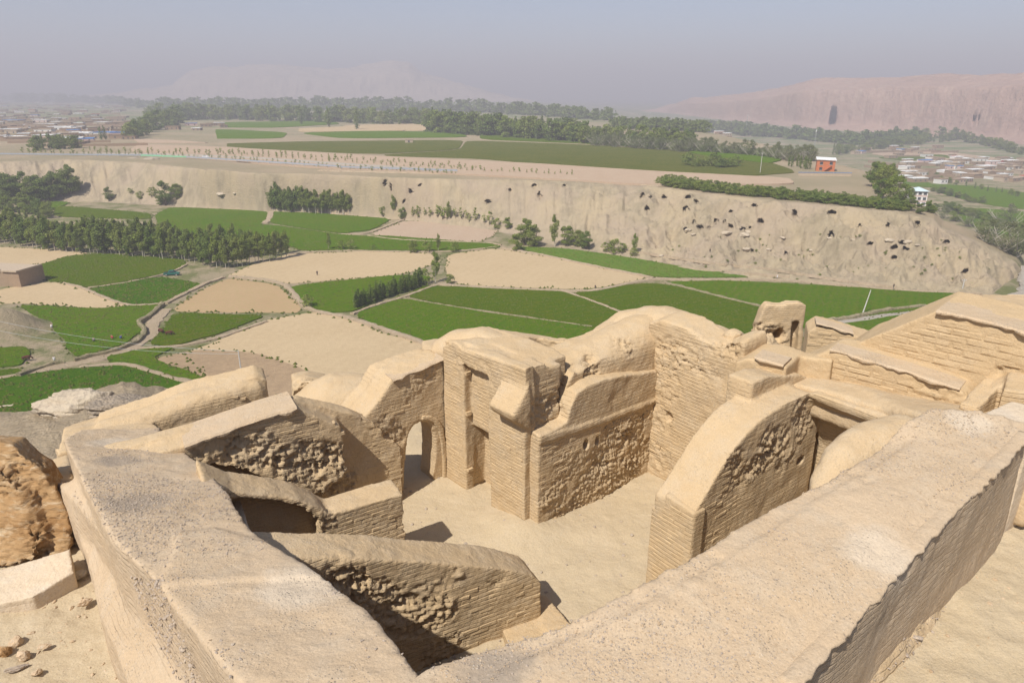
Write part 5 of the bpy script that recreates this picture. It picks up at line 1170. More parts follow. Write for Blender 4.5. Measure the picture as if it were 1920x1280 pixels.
for x, y in along([(-10, 395), (30, 400), (70, 404), (100, 412)], 10, 8, 6): tpx('will', x, y, random.uniform(28, 40), l2, group=g2)
for x, y in along([(-10, 425), (50, 425), (100, 430)], 9, 8, 6): tpx('pop', x, y, random.uniform(26, 36), l2, group=g2)
g3 = 'poplars clumped at the foot of the smooth cliff'; l3 = 'young poplar in the clump below the cliff, left of the stream path'
for x, y in along([(508, 397), (540, 396), (575, 398), (610, 400), (655, 402)], 26, 4, 3): tpx('pop' if x > 560 else 'popd', x, y, random.uniform(38, 54), l3, group=g3, wf=1.2)
for a in [('will', 205, 376, 26, 'small round tree at the cliff foot, farthest left of those beside the dirt slope'), ('bush', 245, 362, 10, 'low bush between the small round trees at the cliff foot'), ('bush', 263, 372, 14, 'bush standing between two small trees at the cliff foot'), ('will', 300, 385, 20, 'small tree touching the larger tree at the cliff foot'),
          ('will', 312, 384, 46, 'larger round tree standing alone under the smooth cliff'), ('will', 332, 372, 30, 'round tree just right of the larger one under the smooth cliff'), ('bush', 287, 368, 18, 'thin bush left of the larger tree under the smooth cliff'),
          ('pop', 617, 468, 34, 'lone slim tree at the edge of the pale field right of the grove'), ('bush', 640, 468, 18, 'pale bush right of the lone slim tree'), ('bush', 660, 468, 20, 'second bush right of the lone slim tree'), ('bush', 700, 468, 10, 'little sapling on the green strip'),
          ('will', 776, 474, 26, 'round grey green bush on the edge of the middle pale field'), ('bush', 802, 472, 22, 'yellowish shrub beside the round grey green bush'), ('pop', 822, 471, 34, 'upright tree right of the yellowish shrub'), ('bush', 852, 472, 20, 'rounded shrub at the right end of the green strip'),
          ('pop', 817, 530, 62, 'tall leafy tree beside the reed row in the middle of the fields'), ('bush', 843, 532, 20, 'pale bush right of the tall tree beside the reeds'), ('bush', 795, 533, 30, 'dark dense bush left of the tall tree beside the reeds'),
          ('will', 968, 470, 34, 'dark round bush in front of the clump at the strip of young crop'), ('will', 985, 460, 52, 'broad tree in the clump left of the tall leaning tree'), ('will', 1000, 462, 44, 'right hand tree in the clump left of the tall leaning tree'), ('will', 952, 428, 22, 'round bush behind the clump, near the bare terrace plot'), ('bush', 932, 428, 20, 'small bush by the corner of the bare terrace plot'),
          ('pop', 1040, 462, 62, 'tallest tree below the cave cliff'), ('will', 1062, 460, 40, 'leafy tree just right of the tallest tree below the cave cliff'), ('will', 1083, 462, 34, 'tree at the middle right of the clump below the cave cliff'), ('will', 1098, 466, 34, 'last tree at the right of the clump below the cave cliff'),
          ('bush', 1136, 472, 20, 'left bush of the trio on the scree'), ('bush', 1152, 474, 28, 'middle bush of the trio on the scree'), ('bush', 1166, 474, 20, 'right bush of the trio on the scree'), ('pop', 1190, 474, 38, 'thin pale tree standing alone on the scree'), ('bush', 1188, 480, 16, 'low bush at the foot of the thin pale tree'),
          ('pop', 738, 400, 36, 'thin tree cluster at the cave cliff foot, left'), ('bush', 718, 402, 16, 'bush beside the thin tree at the cave cliff foot'), ('will', 755, 410, 22, 'round bush right of the thin trees at the cave cliff foot'), ('pop', 842, 412, 36, 'dark slim tree among pale saplings above the bare plot'),
          ('bush', 578, 576, 26, 'pale leafless bush by the winding path'), ('bush', 1790, 572, 20, 'grey green bush beside the road at right'), ('bush', 1757, 571, 10, 'small bush on the road verge at right')]:
    k, x, y, h, lab = a; tpx(k, x, y, h, lab, 'bush' if k == 'bush' or 'bush' in lab else 'tree')
for x, y in along([(770, 405), (800, 408), (830, 410), (870, 412), (920, 424)], 14, 4, 3): tpx('sap', x, y, random.uniform(16, 28), 'spindly sapling above the bare brown plot', group='spindly saplings above the bare plot', wf=1.4)
for x, y in along([(666, 580), (700, 567), (740, 552), (775, 542), (790, 536)], 34, 2, 2): tpx('reed', x, y, random.uniform(24, 36), 'dark reed clump in the slanting row between two fields', 'reeds', 'reed clumps in the slanting row')
# right end, below the bluff
for x, y, h, k in [(1880, 470, 60, 'pale'), (1905, 480, 70, 'pale'), (1850, 455, 50, 'pale'), (1925, 470, 60, 'pale'), (1885, 430, 50, 'pale')]: tpx(k, x, y, h, 'pale many stemmed willow beyond the right end of the cave bluff', group='pale willows beyond the bluff end', z=-2)
for i, (x, y, h, zz_) in enumerate([(1638, 350, 46, 14), (1658, 362, 56, 14), (1676, 376, 54, 8), (1645, 338, 38, 14), (1668, 350, 44, 8), (1692, 388, 44, 6), (1650, 372, 40, 6), (1705, 394, 30, 4), (1770, 410, 24, 2), (1790, 415, 30, 0), (1815, 425, 30, -2), (1840, 435, 30, -4), (1860, 440, 34, -5), (1740, 395, 20, 4)]):
    tpx('will' if i < 8 or i % 2 else 'pale', x, y, h, 'yellow green tree on the slope behind the bluff at right', group='trees behind the right bluff', z=zz_)
# orchard belt on the rim of the cave cliff
for x, y in along([(1235, 347), (1330, 360), (1430, 369), (1530, 379), (1620, 388), (1700, 396)], 95, 3, 1.5): tpx('shrub', x, y, random.uniform(13, 20), 'dark green bush in the cave cliff rim belt, ' + where(x, 1235, 1700), 'bush', 'bushes in the cliff rim belt, ' + where(x, 1235, 1700), z=20, wf=1.25)
for x, y in along([(1240, 341), (1400, 360), (1560, 374), (1690, 388)], 70, 3, 1.5): tpx('shrub', x, y, random.uniform(12, 17), 'dark green bush in the cave cliff rim belt, ' + where(x, 1235, 1700), 'bush', 'bushes in the cliff rim belt, ' + where(x, 1235, 1700), z=20, wf=1.2)
for x, y in along([(1285, 312), (1330, 312), (1385, 312)], 9, 6, 3): tpx('shrub', x, y, random.uniform(16, 24), 'dark shrub in the cluster on the terrace field', 'bush', 'dark shrubs on the terrace field', z=20, wf=1.3)
# saplings along the highway
sg = 'saplings planted beside the highway'; slb = 'small roadside sapling beside the highway'
for pts, n in [([(40, 289), (250, 292), (420, 299), (640, 317), (860, 328)], 95), ([(150, 284), (420, 291), (640, 305), (860, 320), (1080, 330)], 85), ([(400, 287), (640, 300), (900, 318)], 45)]:
    for x, y in along(pts, n, 3, 1.5): tpx('sap', x, y, random.uniform(6, 13), slb + (', left of the green barrier' if x < 265 else ', right of the green barrier' if x < 560 else ', at the right end of the highway'), 'sapling', sg + (', left' if x < 265 else ', middle' if x < 560 else ', right'), z=20, wf=1.5)
# distant belts on the terrace
SC = crown_mesh(14, 12, .2, 150, 1.7, 777, 'round')
def woods(name, pts, n, h0, h1, lab, z=20, jx=6, jy=2):
    B = get_co(SC); V = []; 
    for x, y in along(pts, n, jx, jy):
        loc = np.array(TG(x, y, z)); h = random.uniform(h0, h1) * loc[1] / FPX; a = random.uniform(0, 6.28); s_ = h / 14; c, s2 = math.cos(a) * s_ * 1.3, math.sin(a) * s_ * 1.3
        V.append(np.stack([B[:, 0] * c - B[:, 1] * s2, B[:, 0] * s2 + B[:, 1] * c, B[:, 2] * s_], 1) + loc)
    V = np.concatenate(V); tag(link(name, mesh(name, V, np.arange(len(V)).reshape(-1, 4).tolist()), M['leafd']), lab, None, None, 'stuff')
def belt(k, pts, n, h0, h1, lab, grp, z=20, jx=5, jy=2, wf=1.15):
    h0 *= .82; h1 *= .82
    for x, y in along(pts, n, jx, jy): tpx(k if random.random() < .8 else ('fpop' if k == 'far' else k), x, y, random.uniform(h0, h1), lab + ', ' + where(x, pts[0][0], pts[-1][0]), group=grp + ', ' + where(x, pts[0][0], pts[-1][0]), z=z, wf=wf)
belt('far', [(60, 282), (130, 278), (150, 275)], 9, 30, 38, 'dark tree in the clump in front of the left town', 'trees in front of the left town')
belt('fpop', [(190, 264), (200, 264)], 2, 30, 36, 'upright dark tree beside the left town', 'upright trees beside the left town')
belt('far', [(245, 262), (300, 240), (340, 232)], 14, 34, 46, 'tall tree in the belt right of the left town', 'tall belt right of the left town')
belt('far', [(280, 225), (420, 224), (600, 228), (810, 234)], 74, 26, 38, 'tree in the hazy belt behind the terrace fields, left of centre', 'hazy belt behind the terrace fields')
belt('fpop', [(485, 228), (497, 228), (692, 243), (700, 243)], 4, 42, 46, 'taller tree rising above the hazy belt', 'tall trees above the hazy belt')
belt('far', [(800, 247), (900, 253), (1000, 260), (1100, 268)], 60, 36, 54, 'large tree in the central belt behind the terrace crop', 'central tree belt')
belt('far', [(1040, 250), (1100, 262), (1200, 272), (1300, 276)], 44, 28, 44, 'tree in the belt right of the central grove', 'right tree belt', z=10)
belt('pale', [(1110, 272), (1250, 282), (1400, 290), (1480, 300), (1530, 302)], 60, 22, 38, 'pale tree in the belt behind the orange brick house', 'pale belt behind the brick house', z=10)
belt('fpop', [(1480, 312), (1510, 316), (1530, 318)], 10, 22, 30, 'bare trunked poplar left of the orange brick house', 'poplars by the brick house', z=18)
woods('far_woods', [(300, 206), (640, 206), (900, 210), (1150, 226)], 170, 12, 22, 'very distant hazy woods under the far mountain')
woods('far_woods', [(0, 190), (180, 192), (300, 205)], 90, 8, 14, 'far hazy woods behind the left town')
woods('far_woods', [(1150, 240), (1300, 246), (1400, 250)], 90, 12, 20, 'hazy woods right of the central belt', z=-10)
belt('far', [(1560, 290), (1700, 272), (1800, 262), (1920, 290)], 58, 16, 26, 'dark hazy tree on the river flats before the red cliff', 'trees on the river flats', z=-20)
woods('far_woods', [(1380, 252), (1500, 260), (1600, 270), (1720, 264)], 110, 12, 22, 'hazy woods below the big empty niche', z=-20)
belt('far', [(1670, 258), (1700, 258), (1800, 262)], 5, 24, 30, 'broad dark tree standing above the belt before the red cliff', 'broad trees before the red cliff', z=-20)
belt('far', [(1730, 330), (1790, 345), (1860, 360), (1930, 372)], 14, 12, 18, 'hazy tree below the right hand town', 'trees below the right town', z=-20)
belt('will', [(1720, 400), (1780, 396), (1840, 410), (1900, 440)], 18, 18, 26, 'green tree on the flats right of the pink building', 'trees right of the pink building', z=-20, wf=1.4)
belt('will', [(1750, 360), (1800, 372), (1840, 384)], 12, 12, 18, 'low green tree between the fields beside the pink building', 'low trees beside the pink building', z=-20, wf=1.4)
# shrubs on the bluff
for i in range(60):
    x = random.uniform(1230, 1880); y = random.uniform(440, 530); nm = pick('bush'); 
    if y > 548: continue
    t_ = (538 - y) / 110; tpx('bush', x, y, random.uniform(2, 4.5), 'tiny dry tuft on the cave bluff', 'shrub', 'dry tufts on the cave bluff', z=2 + t_ * 9, wf=1.6)

# ================================================================= HOUSES, VEHICLES, PEOPLE, POLES
def flat(name, col, rough=.85, spec=.2): 
    n = NT(name, rough, spec); c = n.mix(n.ramp(n.noise(1.3, 5, .6), [(.35, 0.0), (.65, 1.0)]), col, tuple(v * .86 for v in col)); return n.done(c)
M['hmud'] = flat('house_mud', (.33, .235, .155)); M['hmud2'] = flat('house_mud_pale', (.47, .375, .27)); M['hwhite'] = flat('house_white', (.74, .72, .68)); M['hpink'] = flat('house_pink', (.68, .50, .45)); M['hbrick'] = flat('orange_brick', (.50, .17, .075))
M['bluer'] = flat('blue_roof', (.13, .28, .55)); M['redr'] = flat('red_roof', (.55, .10, .07)); M['whiter'] = flat('white_roof', (.78, .78, .76)); M['win'] = flat('window_glass', (.05, .06, .07), .25, .5); M['metal'] = flat('grey_metal', (.42, .43, .43), .5, .4); M['concrete'] = flat('concrete', (.55, .53, .49))
M['tealpaint'] = flat('green_car_paint', (.015, .13, .10), .35, .6); M['whitepaint'] = flat('white_car_paint', (.75, .75, .74), .35, .6); M['tyre'] = flat('tyre_rubber', (.03, .03, .03))
def house(loc, w, d, h, rz, wall, roof, label, group, nwin=3, st=1, par=True, cat='house'):
    r = empty('house', loc, rz, label=label, cat=cat, group=group)
    MB().box((0, 0, h / 2 - .5), (w, d, h + 1)).build('wall', M[wall], r)
    m = MB(); m.box((0, 0, h + .12), (w + .5, d + .5, .22))
    if par:
        for a, b, c, e in ((0, -d / 2, w, .3), (0, d / 2, w, .3), (-w / 2, 0, .3, d), (w / 2, 0, .3, d)): m.box((a, b, h + .42), (c + .02, e + .02, .4))
    m.build('roof', M[roof], r)
    for s in range(st):
        for k in range(nwin):
            x = -w / 2 + w * (k + .5) / nwin; z = h * (s + .55) / st
            f = MB().box((x, -d / 2 - .03, z), (1.3, .12, min(1.4, h / st * .5))).build('window', M['win'], r)
            MB().box((x, -d / 2 - .05, z - min(1.4, h / st * .5) / 2 - .05), (1.5, .2, .1)).build('sill', M['concrete'], f)
    return r
def houses(n, box, zg, s0, s1, grp, places, z_slope=None):
    x0, x1, y0, y1 = box
    for i in range(n):
        x = random.uniform(x0, x1); y = y0 + (y1 - y0) * random.random() ** 1.3; loc = G(x, y, zg); k = random.random()
        wall = 'hmud' if k < .55 else 'hmud2' if k < .82 else 'hwhite' if k < .94 else 'hpink'
        roof = random.choice(['hmud', 'hmud2', 'hmud2', 'hmud', 'whiter']) if k < .93 else random.choice(['bluer', 'redr', 'whiter'])
        nm = {'hmud': 'brown mud', 'hmud2': 'pale mud', 'hwhite': 'white painted', 'hpink': 'pink walled'}[wall]; rn = {'hmud': 'earth', 'hmud2': 'earth', 'whiter': 'whitish', 'bluer': 'blue', 'redr': 'red'}[roof]
        house(loc, random.uniform(s0, s1), random.uniform(s0, s1) * .7, random.uniform(3, 4.6), random.uniform(-.25, .25) + .3, wall, roof, '%s house with flat %s roof %s' % (nm, rn, places), '%s with %s roofs, %s' % (nm, rn, grp), nwin=random.choice([2, 3]))
houses(170, (-10, 245, 198, 268), 20, 10, 22, 'left town', 'in the hazy town at the upper left')
houses(50, (0, 230, 189, 204), 20, 18, 40, 'far left town', 'far back in the hazy left town')
houses(7, (320, 420, 236, 246), 20, 9, 16, 'by the left tree belt', 'beside the tall belt right of the left town')
houses(90, (1690, 1935, 300, 345), -20, 8, 18, 'right town', 'in the valley town at the right')
houses(24, (1600, 1800, 278, 300), -20, 8, 15, 'upper right town', 'scattered behind the right hand town')
houses(8, (1320, 1370, 252, 262), 5, 8, 14, 'in the right belt', 'half hidden in the right tree belt')
# compound walls on the outskirts
for i in range(84):
    left = i < 54; x = random.uniform(0, 240) if left else random.uniform(1620, 1900); y = random.uniform(206, 277) if left else random.uniform(285, 335); c = Vector(G(x, y, 20 if left else -20)); L = random.uniform(25, 60)
    o = MB().box((0, 0, 1.1), (L, .5, 3.2)).build('compound_wall', M['hmud']); o.location = c; o.rotation_euler = (0, 0, random.choice([.3, 1.8, .1])); tag(o, 'long straight mud compound wall in the %s' % ('left town' if left else 'right hand town'), 'wall', 'compound walls of the %s town' % ('left' if left else 'right'))
house(G(118, 246, 20), 26, 12, 5, .1, 'hwhite', 'whiter', 'long white hall with flat roof at the front of the left town', None, 7)
house(G(62, 212, 20), 14, 10, 8, .2, 'hmud2', 'redr', 'tall house with a small red roof in the left town', None, 3, 2)
house(G(28, 230, 20), 30, 9, 4, .1, 'hmud', 'bluer', 'long low house with a bright blue roof at the left edge', None, 5)
house(G(328, 213, 20), 10, 9, 10, .2, 'hpink', 'hpink', 'pink two storey house among the tall trees', None, 2, 2)
house(G(767, 268, 20), 7, 5, 2.6, .1, 'hmud2', 'hmud2', 'tiny mud hut alone on the terrace crop', None, 1)
# orange brick house
r = empty('brick_house', G(1546, 320, 20), -.35, label='orange brick house with pale sloping roof and outside stair on the terrace edge', cat='house')
MB().box((0, 0, 2.9), (9.5, 8, 6.8)).build('wall', M['hbrick'], r)
m = MB(); m.add([(-5.2, -4.6, 6.2), (5.2, -4.6, 5.9), (5.2, 4.6, 6.6), (-5.2, 4.6, 6.9), (-5.2, -4.6, 6.45), (5.2, -4.6, 6.15), (5.2, 4.6, 6.85), (-5.2, 4.6, 7.15)], [(3, 2, 1, 0), (4, 5, 6, 7), (0, 1, 5, 4), (1, 2, 6, 5), (2, 3, 7, 6), (3, 0, 4, 7)]); m.build('roof', M['whiter'], r)
for x, z in ((2.6, 4.4), (-2.4, 4.4), (-2.4, 1.4)):
    f = MB().box((x, -4.05, z), (1.5, .14, 1.5)).build('window', M['win'], r); MB().box((x, -4.08, z - .85), (1.8, .24, .14)).build('sill', M['concrete'], f)
m = MB()
for k in range(10): m.box((-.9 + k * .42, -4.7, .15 + k * .32), (.44, 1.2, .3 + k * .0))
m.build('stair', M['hbrick'], r)
o = MB().box((0, 0, .4), (27, .5, 2.4)).build('compound_wall', M['hmud2']); o.location = G(1546, 330, 20); o.rotation_euler = (0, 0, -.1); tag(o, 'low earthen compound wall with a blue coping in front of the brick house', 'wall'); MB().box((0, 0, 1.7), (27.2, .8, .15)).build('coping', M['bluer'], o)
# pink three storey building
r = empty('pink_building', G(1716, 388, -4), -.25, label='pink and white three storey building with pale blue roof behind the bluff', cat='building')
MB().box((0, 0, 4.5), (8.5, 9, 11)).build('wall', M['hwhite'], r); m = MB(); m.add([(-5.5, -5.5, 10), (5, -5.5, 10), (5, 5.5, 10), (-5.5, 5.5, 10), (-.5, -1, 12), (.2, 1, 12)], [(0, 1, 4), (1, 2, 5, 4), (2, 3, 5), (3, 0, 4, 5), (3, 2, 1, 0)]); m.build('roof', flat('pale_blue_roof', (.55, .66, .68)), r)
for s in range(3):
    MB().box((0, -4.54, 1.0 + s * 3.1), (8.6, .1, .7)).build('band', M['hpink'], r)
    for k in range(3):
        f = MB().box((-2.8 + 2.8 * k, -4.56, 2.6 + s * 3.05), (1.6, .14, 1.5)).build('window', M['win'], r); MB().box((-2.8 + 2.8 * k, -4.62, 1.8 + s * 3.05), (1.9, .3, .1)).build('sill', M['concrete'], f)
    for k in range(2):
        f = MB().box((4.3, -2 + 3 * k, 2.6 + s * 3.05), (.14, 1.4, 1.5)).build('window', M['win'], r)
# mud building at the left edge of the fields
r = empty('mud_building', G(-8, 536, 0), -.18, label='brown mud compound with a pale edged flat roof at the left edge of the fields', cat='building')
MB().box((-2, 5, 2.4), (24, 10, 5.8)).build('wall', M['hmud'], r); m = MB()
for k, (x, w_) in enumerate(((-11, 5.5), (-5.3, 5.5), (.3, 5.4), (7, 6.0))): m.box((x, -.05, 5.5 + random.uniform(-.06, .06)), (w_, 1.1, .5))
m.box((9.7, 5, 5.5), (.9, 9, .45)); m.build('parapet', M['hwhite'] if False else M['hmud2'], r); MB().box((-2, 5, 5.35), (23.4, 9.4, .12)).build('roof', M['hmud2'], r)
# pickup
def wheel(p, x, y, rr=.4):
    w = MB().tube((x, y - .12, rr), (x, y + .12, rr), rr, rr, 14).build('wheel', M['tyre'], p); MB().tube((x, y - .135, rr), (x, y + .135, rr), rr * .5, rr * .5, 10).build('rim', M['metal'], w)
r = empty('pickup_truck', G(323, 516, 0), .12, label='dark green pickup truck parked where the fields meet', cat='pickup')
m = MB(); V = [(-2.6, -.9, .5), (2.6, -.9, .5), (2.6, -.9, 1.0), (1.3, -.9, 1.12), (.75, -.85, 1.12), (.75, -.85, 1.1), (-2.6, -.9, 1.1)]
m.prism([(-2.6, -.9, .45), (2.5, -.9, .45), (2.62, -.9, .95), (1.2, -.9, 1.12), (-2.6, -.9, 1.12)], (0, 1.8, 0)); m.build('body', M['tealpaint'], r)
m = MB(); m.prism([(1.25, -.8, 1.1), (.65, -.72, 1.75), (-.85, -.72, 1.78), (-1.05, -.8, 1.1)], (0, 1.56, 0)); m.build('cab', M['tealpaint'], r)
for y in (-.83, .8): MB().box((.1, y, 1.45), (1.3, .06, .42)).build('window', M['win'], r)
m = MB(); m.add([(1.27, -.68, 1.16), (1.27, .68, 1.16), (.72, .64, 1.7), (.72, -.64, 1.7)], [(0, 1, 2, 3)]); m.build('windshield', M['win'], r)
MB().box((-1.8, 0, 1.14), (1.4, 1.5, .06)).build('load_bed', M['tyre'], r)
for x in (-1.7, 1.7):
    for y in (-.85, .85): wheel(r, x, y)
for y in (-.65, .65): MB().box((2.6, y, .8), (.06, .3, .18)).build('headlight', M['whitepaint'], r)
r = empty('white_car', G(386, 296, 21.0), -.05, label='small white car on the highway left of the saplings', cat='car')
m = MB(); m.prism([(-2.3, -.85, .35), (2.2, -.85, .35), (2.3, -.85, .8), (1.3, -.85, .95), (-2.2, -.85, 1.0)], (0, 1.7, 0)); m.prism([(1.3, -.75, .95), (.6, -.7, 1.45), (-1.3, -.7, 1.45), (-2.0, -.75, .98)], (0, 1.5, 0)); m.build('body', M['whitepaint'], r)
for y in (-.78, .75): MB().box((-.3, y, 1.18), (1.7, .05, .3)).build('window', M['win'], r)
for x in (-1.4, 1.4):
    for y in (-.8, .8): wheel(r, x, y, .33)
# skinned figures
def skin(V, E, Rr, name, mat, sub=2):
    me = bpy.data.meshes.new(name); me.from_pydata(V, E, []); o = bpy.data.objects.new('t', me); COL.objects.link(o); m = o.modifiers.new('s', 'SKIN')
    for i, rr in enumerate(Rr): me.skin_vertices[0].data[i].radius = (rr, rr)
    me.skin_vertices[0].data[0].use_root = True; o.modifiers.new('b', 'SUBSURF').levels = sub
    out = bpy.data.meshes.new_from_object(o.evaluated_get(bpy.context.evaluated_depsgraph_get())); bpy.data.objects.remove(o); out.materials.clear(); out.materials.append(mat); return out
M['skin'] = flat('skin', (.38, .22, .14), .6); M['dark_cloth'] = flat('dark_cloth', (.05, .045, .045)); M['grey_cloth'] = flat('grey_cloth', (.2, .18, .16)); M['red_cloth'] = flat('red_cloth', (.5, .05, .05)); M['blue_cloth'] = flat('blue_cloth', (.05, .09, .3)); M['white_cloth'] = flat('white_cloth', (.75, .73, .7)); M['cowhide'] = flat('brown_cowhide', (.10, .035, .02))
def person(loc, rz, pose, cloth, trous, label):
    r = empty('person', loc, rz, label=label, cat='person')
    if pose == 'stand':
        V = [(0, 0, .95), (0, 0, 1.15), (0, 0, 1.38), (0, .01, 1.5), (0, .03, 1.62), (0, .03, 1.74), (.18, 0, 1.40), (.27, .02, 1.12), (.28, .1, .9), (-.18, 0, 1.40), (-.27, .02, 1.12), (-.27, .08, .88), (.1, 0, .88), (.12, .05, .5), (.12, .12, .08), (.12, .24, .04), (-.1, 0, .88), (-.12, -.05, .5), (-.12, -.1, .08), (-.12, .02, .04)]
    else:      # crouching, reaching to the ground
        V = [(0, -.25, .38), (0, -.15, .58), (0, .08, .80), (0, .18, .88), (0, .26, .95), (0, .30, 1.05), (.18, .08, .78), (.25, .28, .55), (.2, .42, .25), (-.18, .08, .78), (-.25, .28, .55), (-.2, .42, .22), (.12, -.2, .36), (.18, .18, .50), (.15, .0, .08), (.15, .14, .04), (-.12, -.2, .36), (-.18, .18, .50), (-.15, .0, .08), (-.15, .14, .04)]
    E = [(0, 1), (1, 2), (2, 3), (3, 4), (4, 5), (2, 6), (6, 7), (7, 8), (2, 9), (9, 10), (10, 11), (0, 12), (12, 13), (13, 14), (14, 15), (0, 16), (16, 17), (17, 18), (18, 19)]
    Rr = [.15, .15, .16, .055, .10, .085, .075, .05, .04, .075, .05, .04, .10, .075, .05, .05, .10, .075, .05, .05]
    link('body', skin(V, E, Rr, 'body', M['skin']), None, r)
    zt = [0, 1, 2, 6, 7, 9, 10]; b = MB()
    # long shirt over torso, thighs and arms, trousers below
    sv = [V[i] for i in (0, 1, 2, 6, 7, 9, 10, 12, 13, 16, 17)]; se = [(0, 1), (1, 2), (2, 3), (3, 4), (2, 5), (5, 6), (0, 7), (7, 8), (0, 9), (9, 10)]
    link('shirt', skin(sv, se, [.19, .175, .185, .1, .075, .1, .075, .15, .12, .15, .12], 'shirt', M[cloth]), None, r)
    for a, c, e in ((12, 13, 14), (16, 17, 18)): link('trouser_leg', skin([V[a], V[c], V[e]], [(0, 1), (1, 2)], [.12, .10, .085], 'trouser_leg', M[trous]), None, r)
    hd = V[5]; link('cap', skin([(hd[0], hd[1], hd[2] - .02), (hd[0], hd[1] - .02, hd[2] + .07)], [(0, 1)], [.095, .07], 'cap', M['grey_cloth'], 1), None, r)
    return r
person(G(595, 516, .1), .4, 'stand', 'dark_cloth', 'grey_cloth', 'person in dark clothes walking on the pale field right of the grove')
person(G(1116, 543, .1), 2.2, 'stand', 'dark_cloth', 'dark_cloth', 'person in dark clothes at the edge of the middle pale field')
person(G(211, 635, .3), 1.2, 'crouch', 'red_cloth', 'grey_cloth', 'farm worker in red crouching in the green field')
person(G(227, 635, .3), -1.0, 'crouch', 'blue_cloth', 'dark_cloth', 'farm worker in blue crouching next to the one in red')
person(G(176, 640, .3), .5, 'crouch', 'grey_cloth', 'dark_cloth', 'farm worker in grey bending at the left of the crouching pair')
person(G(103, 680, .3), .5, 'stand', 'white_cloth', 'white_cloth', 'person in white clothes on the dirt track by the low wall')
person(G(97, 614, .3), .5, 'crouch', 'white_cloth', 'grey_cloth', 'person in a white shirt crouching at the left side of the green field')
person(G(1675, 541, 1.0), .5, 'stand', 'dark_cloth', 'grey_cloth', 'person in dark clothes on the path below the cave bluff')
person(G(1457, 523, .6), .5, 'stand', 'white_cloth', 'grey_cloth', 'person in a white shirt on the path above the long green field')
person(G(1331, 474, 4.5), .5, 'stand', 'dark_cloth', 'grey_cloth', 'person in dark clothes on the lower slope of the cave bluff')
def cow(loc, rz, label, graze=True):
    r = empty('cow', loc, rz, label=label, cat='cow'); hz = .35 if graze else 1.3
    V = [(-.7, 0, 1.08), (-.2, 0, 1.02), (.35, 0, 1.05), (.65, 0, 1.1), (1.0, 0, .95 if graze else 1.35), (1.2, 0, hz + .25), (1.42, 0, hz), (-.72, .2, .95), (-.62, .22, .6), (-.78, .22, .42), (-.74, .22, .05), (-.72, -.2, .95), (-.62, -.22, .6), (-.78, -.22, .42), (-.74, -.22, .05), (.55, .18, .85), (.55, .2, .45), (.56, .2, .05), (.55, -.18, .85), (.5, -.2, .45), (.45, -.2, .05), (-.95, 0, 1.05), (-1.02, 0, .55), (1.15, .16, hz + .38), (1.15, -.16, hz + .38)]
    E = [(0, 1), (1, 2), (2, 3), (3, 4), (4, 5), (5, 6), (0, 7), (7, 8), (8, 9), (9, 10), (0, 11), (11, 12), (12, 13), (13, 14), (2, 15), (15, 16), (16, 17), (2, 18), (18, 19), (19, 20), (0, 21), (21, 22), (5, 23), (5, 24)]
    Rr = [.30, .36, .36, .30, .2, .14, .09, .2, .13, .07, .06, .2, .13, .07, .06, .14, .08, .06, .14, .08, .06, .05, .04, .05, .05]
    link('body', skin(V, E, Rr, 'body', M['cowhide']), None, r)
    for s in (-1, 1): MB().tube((1.12, s * .12, hz + .42), (1.16, s * .3, hz + .62), .035, .01, 6).build('horn', M['concrete'], r)
    MB().tube((-1.02, 0, .6), (-1.03, 0, .4), .03, .06, 6).build('tail_tuft', M['dark_cloth'], r); return r
cow(G(303, 625, .1), 2.6, 'brown cow grazing at the left of the pair by the yellow green field'); cow(G(318, 629, .1), .1, 'brown cow grazing at the right of the pair, head down'); cow(G(51, 676, .1), .3, 'brown cow on the small plot near the left edge')
# poles
def pole(px, py, h, label, z=0, cross=True, name='utility_pole', lean=0):
    r = empty(name, G(px, py, z), 0, label=label, cat='pole'); r.rotation_euler = (0, lean, 0)
    MB().tube((0, 0, -.5), (0, 0, h), .19, .12, 8).build('post', M['concrete'], r)
    if cross: MB().box((0, 0, h - .5), (1.5, .12, .12)).build('crossarm', M['metal'], r)
    for x in ((-.65, .65) if cross else ()): MB().tube((x, 0, h - .44), (x, 0, h - .2), .06, .04, 6).build('insulator', M['whitepaint'], r)
    return r
pole(456, 722, 8.2, 'grey concrete utility pole rising behind the far parapet wall', cross=False)
pole(1617, 589, 7.4, 'pale leaning utility pole beside the road on the green field', cross=False, lean=.16)
pole(1803, 548, 4.5, 'small dark pole with lamp head where the road bends', cross=True)
pole(1425, 325, 11, 'tall thin pole on the terrace field', 20)
for x, y, h, lab in ((1217, 236, 17, 'lattice mast above the central tree belt'), (1400, 236, 14, 'lattice mast in the haze right of the central belt'), (1523, 300, 22, 'lattice mast behind the brick house')):
    r = empty('lattice_mast', G(x, y, 20 if x < 1500 else 12), label=lab, cat='mast'); m = MB()
    for a in range(3):
        t = a * 2.09; m.tube((math.cos(t) * .8, math.sin(t) * .8, 0), (math.cos(t) * .2, math.sin(t) * .2, h), .07, .05, 5)
    for k in range(8):
        z0 = h * k / 8; w0 = .8 - .6 * k / 8
        for a in range(3): m.tube((math.cos(a * 2.09) * w0, math.sin(a * 2.09) * w0, z0), (math.cos((a + 1) * 2.09) * w0, math.sin((a + 1) * 2.09) * w0, z0 + h / 8), .04, .04, 4)
    m.build('lattice', M['metal'], r); MB().box((0, 0, h), (.7, .3, 1.6)).build('antenna', M['whitepaint'], r)
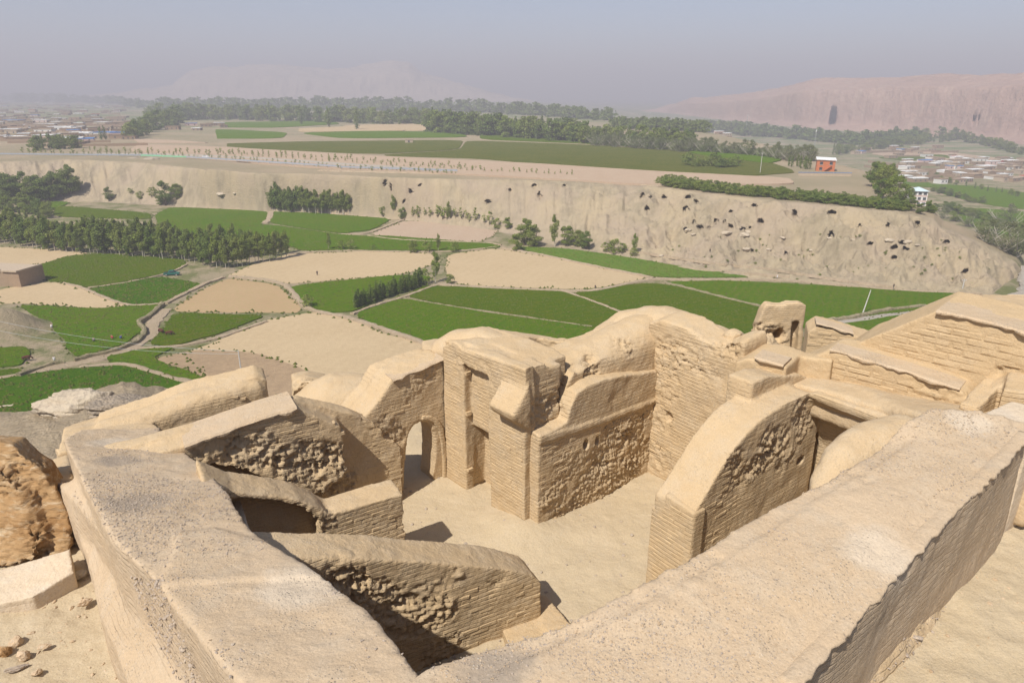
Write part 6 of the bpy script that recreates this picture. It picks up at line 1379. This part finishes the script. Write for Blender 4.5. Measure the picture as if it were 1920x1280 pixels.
def wire(a, b, sag, label):
    m = MB(); a = Vector(a); b = Vector(b); pts = [a.lerp(b, k / 14) - Vector((0, 0, sag * 4 * (k / 14) * (1 - k / 14))) for k in range(15)]
    for p, q in zip(pts, pts[1:]): m.tube(p, q, .035, .035, 4)
    tag(m.build('power_line', M['metal']), label, 'wire')
b_ = Vector(G(456, 722, 0)) + Vector((0, 0, 7.9))
wire(b_ + Vector((0, 0, .15)), b_ + Vector((-70, 22, .4)), 1.6, 'upper power line running left from the grey utility pole'); wire(b_ + Vector((0, 0, -.5)), b_ + Vector((-70, 20, -1.2)), 1.8, 'lower power line running left from the grey utility pole')
# boulders and outcrops on the bluff
for i, (x, y, w, zz_) in enumerate([(1290, 432, 13, 8), (1362, 438, 18, 7.5), (1395, 441, 20, 7.5), (1404, 436, 14, 8), (1467, 446, 10, 7.5), (1470, 447, 8, 7), (1300, 440, 8, 7), (1668, 452, 20, 9), (1700, 455, 18, 9), (1720, 460, 10, 8), (1775, 455, 10, 8), (1556, 447, 12, 8), (1400, 468, 16, 5), (1440, 468, 10, 5), (415, 365, 16, 4), (440, 363, 8, 4), (1240, 480, 10, 2), (1520, 470, 8, 5), (1600, 450, 9, 9), (1810, 510, 8, 4)]):
    c = Vector(TG(x, y, zz_)); s = w * c.y / FPX * .6
    rock('outcrop', c + Vector((0, 0, s * .1)), (s, s * .7, s * .42), 'white_rock', 50 + i, 'tan rock outcrop jutting from the slope of the cave bluff', 'rock', 3, random.uniform(-.3, .3), .6)['group'] = 'rock outcrops on the cave bluff'
# spoil heaps by the highway
for x, y, w, lab in ((252, 298, 24, 'left heap of grey spoil beside the highway'), (284, 300, 32, 'right heap of darker spoil beside the highway')):
    c = Vector(G(x, y, 20)); s = w * c.y / FPX * .5; rock('spoil_heap', c, (s, s * .8, s * .35), 'rubble', 80 + w, lab, 'heap', 4, 0, .25)

# ================================================================= HAZE
bm = bmesh.new(); bmesh.ops.create_cube(bm, size=1); me = bpy.data.meshes.new('haze'); bm.to_mesh(me); bm.free()
hz_ = link('haze', me); TOP = CZ + 330; BOT = -27
hz_.scale = (32000, 32000, TOP - BOT); hz_.location = (0, 0, (TOP + BOT) / 2); tag(hz_, kind='stuff', label=None)
hm_ = bpy.data.materials.new('dust_haze'); hm_.use_nodes = True; t = hm_.node_tree; t.nodes.remove(t.nodes['Principled BSDF'])
pv_ = t.nodes.new('ShaderNodeVolumePrincipled'); pv_.inputs['Color'].default_value = (.84, .81, .87, 1); pv_.inputs['Density'].default_value = 4.8e-4; pv_.inputs['Anisotropy'].default_value = .0
t.links.new(pv_.outputs[0], t.nodes['Material Output'].inputs['Volume']); hz_.data.materials.append(hm_)
